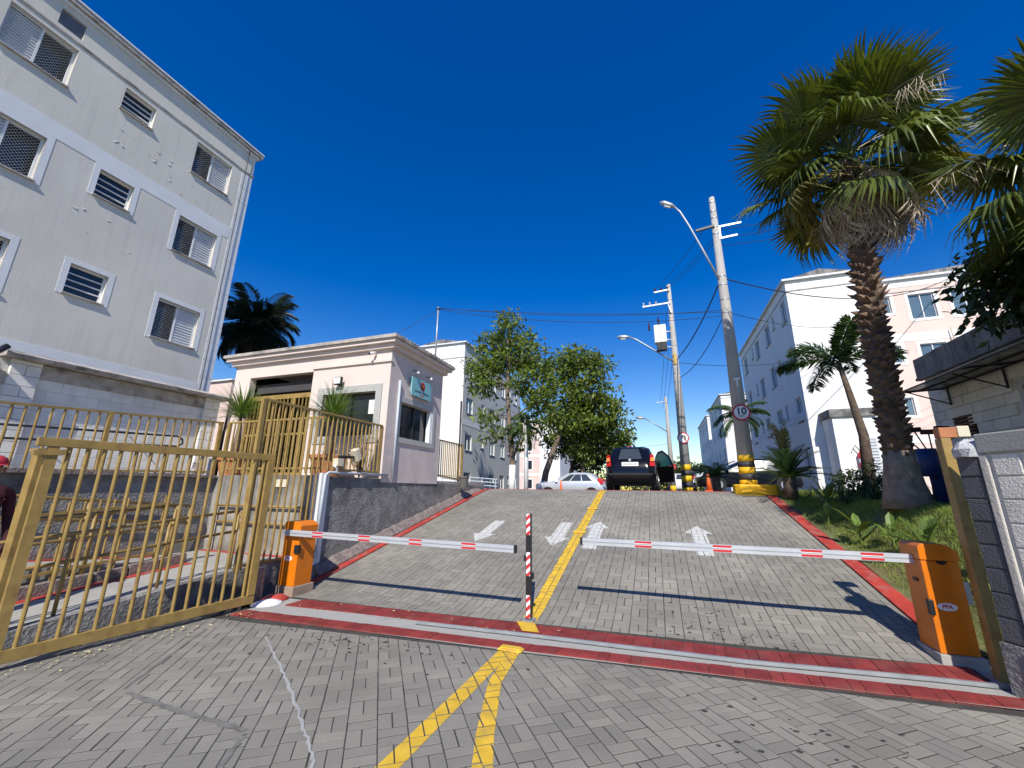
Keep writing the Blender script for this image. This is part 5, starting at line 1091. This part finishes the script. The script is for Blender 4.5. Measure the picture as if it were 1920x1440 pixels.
def bno(t):
    MB().bar((1.10-.12,18.755,3.78+.12),(1.10+.12,18.755,3.78-.12),.006,.03,(0,1,0)).build('slash', SIGNR, t)
    s = MB().prism([(1.15,18.762,3.66),(1.20,18.762,3.66),(1.20,18.762,3.87),(1.09,18.762,3.87),(1.09,18.762,3.83),(1.15,18.762,3.83)],(0,-.002,0)); s.build('arrow_symbol', BLACK, t); MB().prism([(1.10,18.762,3.90),(1.10,18.762,3.80),(1.02,18.762,3.85)],(0,-.002,0)).build('arrow_symbol', BLACK, t)
round_sign('turn_sign','round no left turn sign on the transformer pole',1.10,18.775,3.78,.24,bno)
p3, _ = pole('slim far concrete pole with a street lamp',.86,30,1.4,8.0,.19,.09,[(1.5,1.9,PYEL)])
lamp_arm(p3,[(.8,29.9,5.5),(0,29.9,6.1),(-.7,29.9,6.55)],(-1,0,.1),1.0); MB().bar((.2,29.9,7.6),(.86,29.9,7.65),.06).build('cross_arm', ALU, p3)
def bne(t): MB().box(.92-.12,.92+.12,29.755,29.765,3.09,3.17).build('bar_symbol', WHITE, t)
t = thing('no_entry_sign','small round red no entry sign on the slim far pole','sign',(.92,29.77,3.13)); MB().tube([(.92,29.78,3.13),(.92,29.77,3.13)],.22,24).build('face', SIGNR, t); bne(t)
CN = {}
def cable(label, a, b, sag, r=.012, n=14, group='overhead cables'):
    a, b = Vector(a), Vector(b); pts = [a.lerp(b,i/n)-Vector((0,0,sag*4*(i/n)*(1-i/n))) for i in range(n+1)]
    tag(MB().tube(pts, r, 5).build('overhead_cable', CABLE, smooth=True), label, 'cable', group)
A = 'black cable strung between the banded pole and the transformer pole'
for i, (za, zb_, xo) in enumerate(((9.95,10.85,.45),(9.6,10.85,.75),(9.45,10.85,1.02))): cable(('highest','middle','lowest')[i]+' of three thin cables from the banded pole to the transformer cross arm',(2.0 if i == 0 else 2.3,13.1,za),(xo,18.85,zb_),.12,.009)
cable('thick drooping cable bundle from the lamp bracket to the transformer pole',(2.28,13.2,8.05),(1.15,19,7.35),.25,.022); cable('pair of lower cables from the banded pole to the transformer pole',(2.3,13.2,6.95),(1.2,19,6.5),.35,.014)
for i, dz in enumerate((0,.07,-.12)): cable(('middle','upper','lower')[i]+' service cable from the gatehouse mast to the banded pole',(-5.98,10,6.9+dz*.3),(2.36,13.15,6.98+dz),.12+.1*i,.008)
cable('twisted cable bundle from the banded pole towards the pink apartments',(2.4,13.2,8.15),(14.5,24.7,12.1),.9,.018); cable('thin cable from the banded pole to the shaded apartment block',(2.4,13.2,6.98),(9.5,23.1,9.6),.3,.010); cable('white cable from the transformer pole to the shaded apartment block',(1.2,19,7.2),(8.5,23.1,8.2),.35,.012)
for i in range(3): cable(('highest','middle','lowest')[i]+' thin cable running on from the transformer pole to the slim far pole',(.9+.1*i,18.9,9.7-.8*i),(.5+.12*i,29.9,7.7-.5*i),.25,.009)
cable('thin cable from the slim far pole to the street trees',(.8,30,4.7),(-6,28,4.6),.25,.008)
cable('guy wire from the service mast down to the gatehouse roof',(-5.98,10,6.85),(-7.6,8.6,5.12),.02,.006)
for i in range(3): cable(('highest','middle','lowest')[i]+' of three cables passing behind the tall fan palm crown',(2.5,13.2,9.9-.3*i),(22,20,14.6-.45*i),.3,.009)

# ------------------------------------------------------------------ vehicles
def car(label, loc, rz, L, W, H, paint, lv, wheel_r=.3, wb=(.17,.80), glass_rng=None, name='car', cat='car', detail=None):
    """levels lv: (z, rear y, front y, half width); local -Y is the rear, +Y the front, centred"""
    t = thing(name, label, cat, loc, rz); npt = 48
    def ring(z, yr, yf, hw, rc):
        pts = []; x1, y0, y1 = hw, yr, yf; rc = min(rc, hw*.9, (yf-yr)*.45)
        cs = [(x1-rc,y1-rc,0),(-x1+rc,y1-rc,90),(-x1+rc,y0+rc,180),(x1-rc,y0+rc,270)]
        for cx, cy, a0 in cs:
            for k in range(npt//4): a = R(a0+90*k/(npt//4-1)); pts.append((cx+rc*math.cos(a), cy+rc*math.sin(a), z))
        return pts
    rings = [ring(*l) for l in lv]; b = MB()
    for rg in rings: b.v += rg
    for i in range(len(rings)-1):
        for j in range(npt): b.f.append((i*npt+j, i*npt+(j+1)%npt, (i+1)*npt+(j+1)%npt, (i+1)*npt+j))
    b.f.append(tuple((len(rings)-1)*npt+j for j in range(npt))); b.f.append(tuple(reversed(range(npt))))
    body = b.build('body', paint, t, smooth=True, local=True)
    i0, i1 = glass_rng
    def gpt(s, j, k=.012):                              # s 0..1 between glass levels, j ring index (float)
        j0 = int(j) % npt; f = j-int(j); f0, f1 = Vector(rings[i0][j0]).lerp(Vector(rings[i0][(j0+1)%npt]), f), Vector(rings[i1][j0]).lerp(Vector(rings[i1][(j0+1)%npt]), f)
        p = f0.lerp(f1, s); c = Vector((0, (lv[i0][1]+lv[i0][2])/2, p.z)); d = p-c; return p+Vector((d.x,d.y*.6,0)).normalized()*k+Vector((0,0,.004))
    q = npt//4
    def glass(nm, ja, jb, sa=.1, sb=.92, n=8):
        g = MB(); g.v = [tuple(gpt(s, ja+(jb-ja)*k/n)) for s in (sa, sb) for k in range(n+1)]; g.f = [(k, k+1, n+2+k, n+1+k) for k in range(n)]; g.build(nm, CARGL, t, local=True, smooth=True)
    glass('windscreen', q-.9, q-.1, .1, .93); glass('rear_window', 3*q-.95, 3*q-.05, .1, .93)
    for a, nm in ((2*q-1, 'side_window'), (4*q-1, 'side_window')):
        for u0, u1 in ((.06,.30),(.335,.63),(.66,.93)): glass(nm, a+u0, a+u1, .1, .9, 3)
    yr, yf = min(l[1] for l in lv), max(l[2] for l in lv)
    for sx in (-1,1):
        for wy in wb:
            y = yr+(yf-yr)*wy; x = sx*(W/2-.09)
            ar = MB().tube([(sx*(W/2-.20),y,wheel_r+.02),(sx*(W/2+.012),y,wheel_r+.02)],wheel_r+.055,20).build('wheel_arch', BLACK, t, local=True)
            wl = MB().tube([(x-.1,y,wheel_r),(x+.1+.02*sx,y,wheel_r)],wheel_r,20).build('wheel', TYRE, t, local=True); MB().tube([(sx*(W/2+.0),y,wheel_r),(sx*(W/2+.04),y,wheel_r)],wheel_r*.66,14).build('rim', RIM, wl, local=True)
            sp = MB()
            for k in range(5): a = k*1.2566; sp.bar((sx*(W/2+.042),y+.05*math.cos(a),wheel_r+.05*math.sin(a)),(sx*(W/2+.042),y+wheel_r*.5*math.cos(a+.5),wheel_r+wheel_r*.5*math.sin(a+.5)),.035,.01)
            sp.build('rim_gap', BLACK, wl, local=True)
    if detail: detail(t, body)
    return t
def hatch_detail(t, body):
    for sx in (-1,1):
        lm = MB().prism([(sx*.62,-1.895,.80),(sx*.79,-1.80,.80),(sx*.765,-1.72,1.18),(sx*.66,-1.80,1.18)],(0,.03,0)).build('tail_lamp', LAMPR, t, local=True); MB().prism([(sx*.655,-1.90,.96),(sx*.785,-1.81,.96),(sx*.775,-1.75,1.08),(sx*.67,-1.835,1.08)],(0,.02,0)).build('lamp_segment', LAMPO, lm, local=True)
        MB().tube([(sx*.80,.55,1.02),(sx*.95,.52,1.06)],[.05,.09],8).build('mirror', BLACK, t, local=True)
    MB().box(-.27,.27,-1.925,-1.90,.80,.93).build('licence_plate', WHITE, t, local=True); sc = MB()
    for k in range(7): sc.box(-.21+k*.062,-.175+k*.062,-1.9285,-1.926,.835,.895)
    sc.build('plate_characters', STEEL, t, local=True)
    MB().box(-.70,.70,-1.955,-1.93,.50,.56).build('bumper_strip', BLACK, t, local=True); MB().tube([(0,-1.905,1.0),(0,-1.925,1.0)],.045,14).build('badge', RIM, t, local=True); MB().bar((-.05,-1.72,1.12),(.35,-1.60,1.17),.015).build('rear_wiper', BLACK, t, local=True); MB().box(-.09,.09,-1.45,-1.42,1.485,1.505).build('brake_lamp', LAMPR, t, local=True)
    dr = MB().prism([(0,0,.28),(0,.95,.30),(0,1.0,.88),(0,.02,.88)],(.06,0,0)); dr = dr.tube([(.03,.03,.88),(.03,.06,1.25),(.03,.22,1.43),(.03,.45,1.47)],.025,6).tube([(.03,.45,1.47),(.03,.78,1.25),(.03,.99,.89)],.025,6)
    d = dr.build('open_door', CAR_K, t, local=True); d.location = (.80,.85,.02); d.rotation_euler = (0,0,-R(140)); g = MB().poly((.03,.05,.89),(.03,.98,.89),(.03,.77,1.24),(.03,.45,1.45),(.03,.22,1.41),(.03,.08,1.25)).build('door_glass', TEAL, d, local=True); MB().box(-.004,.0,.08,.3,.7,.74).build('door_handle', BLACK, d, local=True)
HL = [(.18,-1.80,1.75,.70,.25),(.32,-1.92,1.88,.79,.3),(.58,-1.94,1.92,.83,.32),(.78,-1.90,1.86,.835,.34),(.93,-1.84,1.55,.82,.36),(.99,-1.80,1.0,.80,.36),(1.25,-1.575,.485,.705,.34),(1.44,-1.42,.12,.64,.34),(1.50,-1.20,-.15,.52,.3)]
car('black hatchback with its front door open stopped beyond the crest',(-.88,16.25,1.572),0,3.85,1.67,1.5,CAR_K,HL,.30,(.18,.82),(5,7),'parked_car',detail=hatch_detail)
SV = [(.28,-2.15,2.15,.76,.3),(.45,-2.25,2.25,.88,.35),(.75,-2.26,2.26,.90,.4),(.98,-2.2,2.15,.89,.45),(1.08,-2.12,1.2,.86,.45),(1.35,-1.78,.71,.772,.4),(1.58,-1.5,.3,.70,.4),(1.66,-1.2,-.1,.58,.35)]
def suv_detail(t, body):
    for sx in (-1,1): MB().prism([(sx*.80,-2.17,.95),(sx*.895,-1.95,.95),(sx*.85,-1.80,1.3),(sx*.78,-2.0,1.3)],(0,.03,0)).build('tail_lamp', LAMPR, t, local=True); MB().prism([(sx*.7,2.24,.75),(sx*.88,2.0,.75),(sx*.87,1.95,.95),(sx*.7,2.15,.95)],(0,.03,0)).build('headlamp', LAMPC, t, local=True); MB().tube([(sx*.86,.8,1.1),(sx*1.0,.78,1.15)],[.05,.1],8).build('mirror', CAR_S, t, local=True)
car('silver sport utility car parked crosswise under the street trees',(-5.4,27,.98),R(90),4.5,1.8,1.66,CAR_S,SV,.34,(.19,.80),(4,6),'parked_car',detail=suv_detail)
SD = [(.2,-2.0,2.0,.72,.25),(.35,-2.08,2.1,.80,.32),(.6,-2.1,2.12,.84,.35),(.82,-2.06,2.05,.84,.4),(.92,-1.95,1.25,.82,.4),(1.2,-1.52,.605,.72,.38),(1.38,-1.25,.2,.66,.36),(1.43,-1.0,0,.55,.3)]
def sd_detail(t, body):
    for sx in (-1,1): MB().prism([(sx*.62,2.10,.62),(sx*.82,1.93,.64),(sx*.80,1.80,.84),(sx*.62,2.02,.78)],(0,.03,0)).build('headlamp', LAMPC, t, local=True); MB().tube([(sx*.82,.85,.95),(sx*.96,.83,1.0)],[.04,.08],8).build('mirror', CAR_D, t, local=True)
car('dark blue saloon car parked behind the banded pole and cycad',(3.75,21.5,1.572),R(90),4.2,1.7,1.43,CAR_D,SD,.3,(.18,.80),(4,6),'parked_car',detail=sd_detail)
car('white car parked far along the street behind the transformer pole',(1.6,36,1.45),0,4.2,1.7,1.43,CAR_W,SD,.3,(.18,.80),(4,6),'parked_car')
mc = thing('motorcycle','small motorcycle with red tail parked beyond the transformer pole','motorcycle',(1.75,24,1.572))
for yy in (-.6,.6): MB().tube([(1.71,24+yy,1.87),(1.79,24+yy,1.87)],.3,18).build('wheel', TYRE, mc)
MB().tube([(1.75,23.35,2.25),(1.75,23.8,2.38),(1.75,24.2,2.42),(1.75,24.45,2.35)],[.08,.14,.16,.1],10).build('seat_and_tank', BLACK, mc, smooth=True); MB().tube([(1.75,23.9,2.3),(1.75,24.05,1.85),(1.75,24.3,1.95)],[.1,.16,.1],8).build('engine', STEEL, mc); MB().bar((1.42,24.45,2.62),(2.08,24.45,2.62),.035).build('handlebar', BLACK, mc); MB().bar((1.75,24.42,2.6),(1.75,24.6,1.9),.05).build('fork', STEEL, mc); MB().box(1.66,1.84,23.28,23.34,2.2,2.34).build('tail_lamp', LAMPR, mc); MB().box(1.65,1.85,23.25,23.27,2.0,2.15).build('licence_plate', WHITE, mc)
def cone(label, x, y, z, h=.75):
    t = thing('traffic_cone', label, 'traffic cone', (x,y,z)); MB().box(x-.2,x+.2,y-.2,y+.2,z,z+.04).build('base', CONE, t, bevel=.01); MB().lathe((x,y,z+.04),[(.14,0),(.03,h-.04)],14).build('cone_body', CONE, t, smooth=True); MB().lathe((x,y,z+h*.45),[(.092,0),(.066,.16)],14).build('white_band', WHITE, t, smooth=True)
cone('orange traffic cone in front of the silver car',-5.62,24.8,.97,1.15); cone('traffic cone with pale band by the motorcycle',2.05,20.2,1.572,.8)
struct(MB().add([(-60,13.62,.97),(-3.9,13.62,.97)]+[(-3.9,140,.97),(-60,140,.97)],[(0,1,2,3)]), 'parking_lot', ASPH)
sr = thing('blue_side_railing','blue grey metal ramp railing by the grey block','fence',(-11,22,1.06))
for z in (1.5,1.7,1.9,2.1): MB().tube([(-12.2,22,z+.25),(-8.9,22.6,z)],.03,6).build('rail', PVC, sr)
for k in range(5): x = -12.2+k*.8; MB().tube([(x,22+.15*k,1.06),(x,22+.15*k,2.3-.06*k)],.03,6).build('post', PVC, sr)
tag(MB().tube([(-8.6,17,1.06),(-8.6,17,5.6)],.045,8).build('lamp_post', BLACK, smooth=True), 'thin plain black post in front of the grey block', 'post')
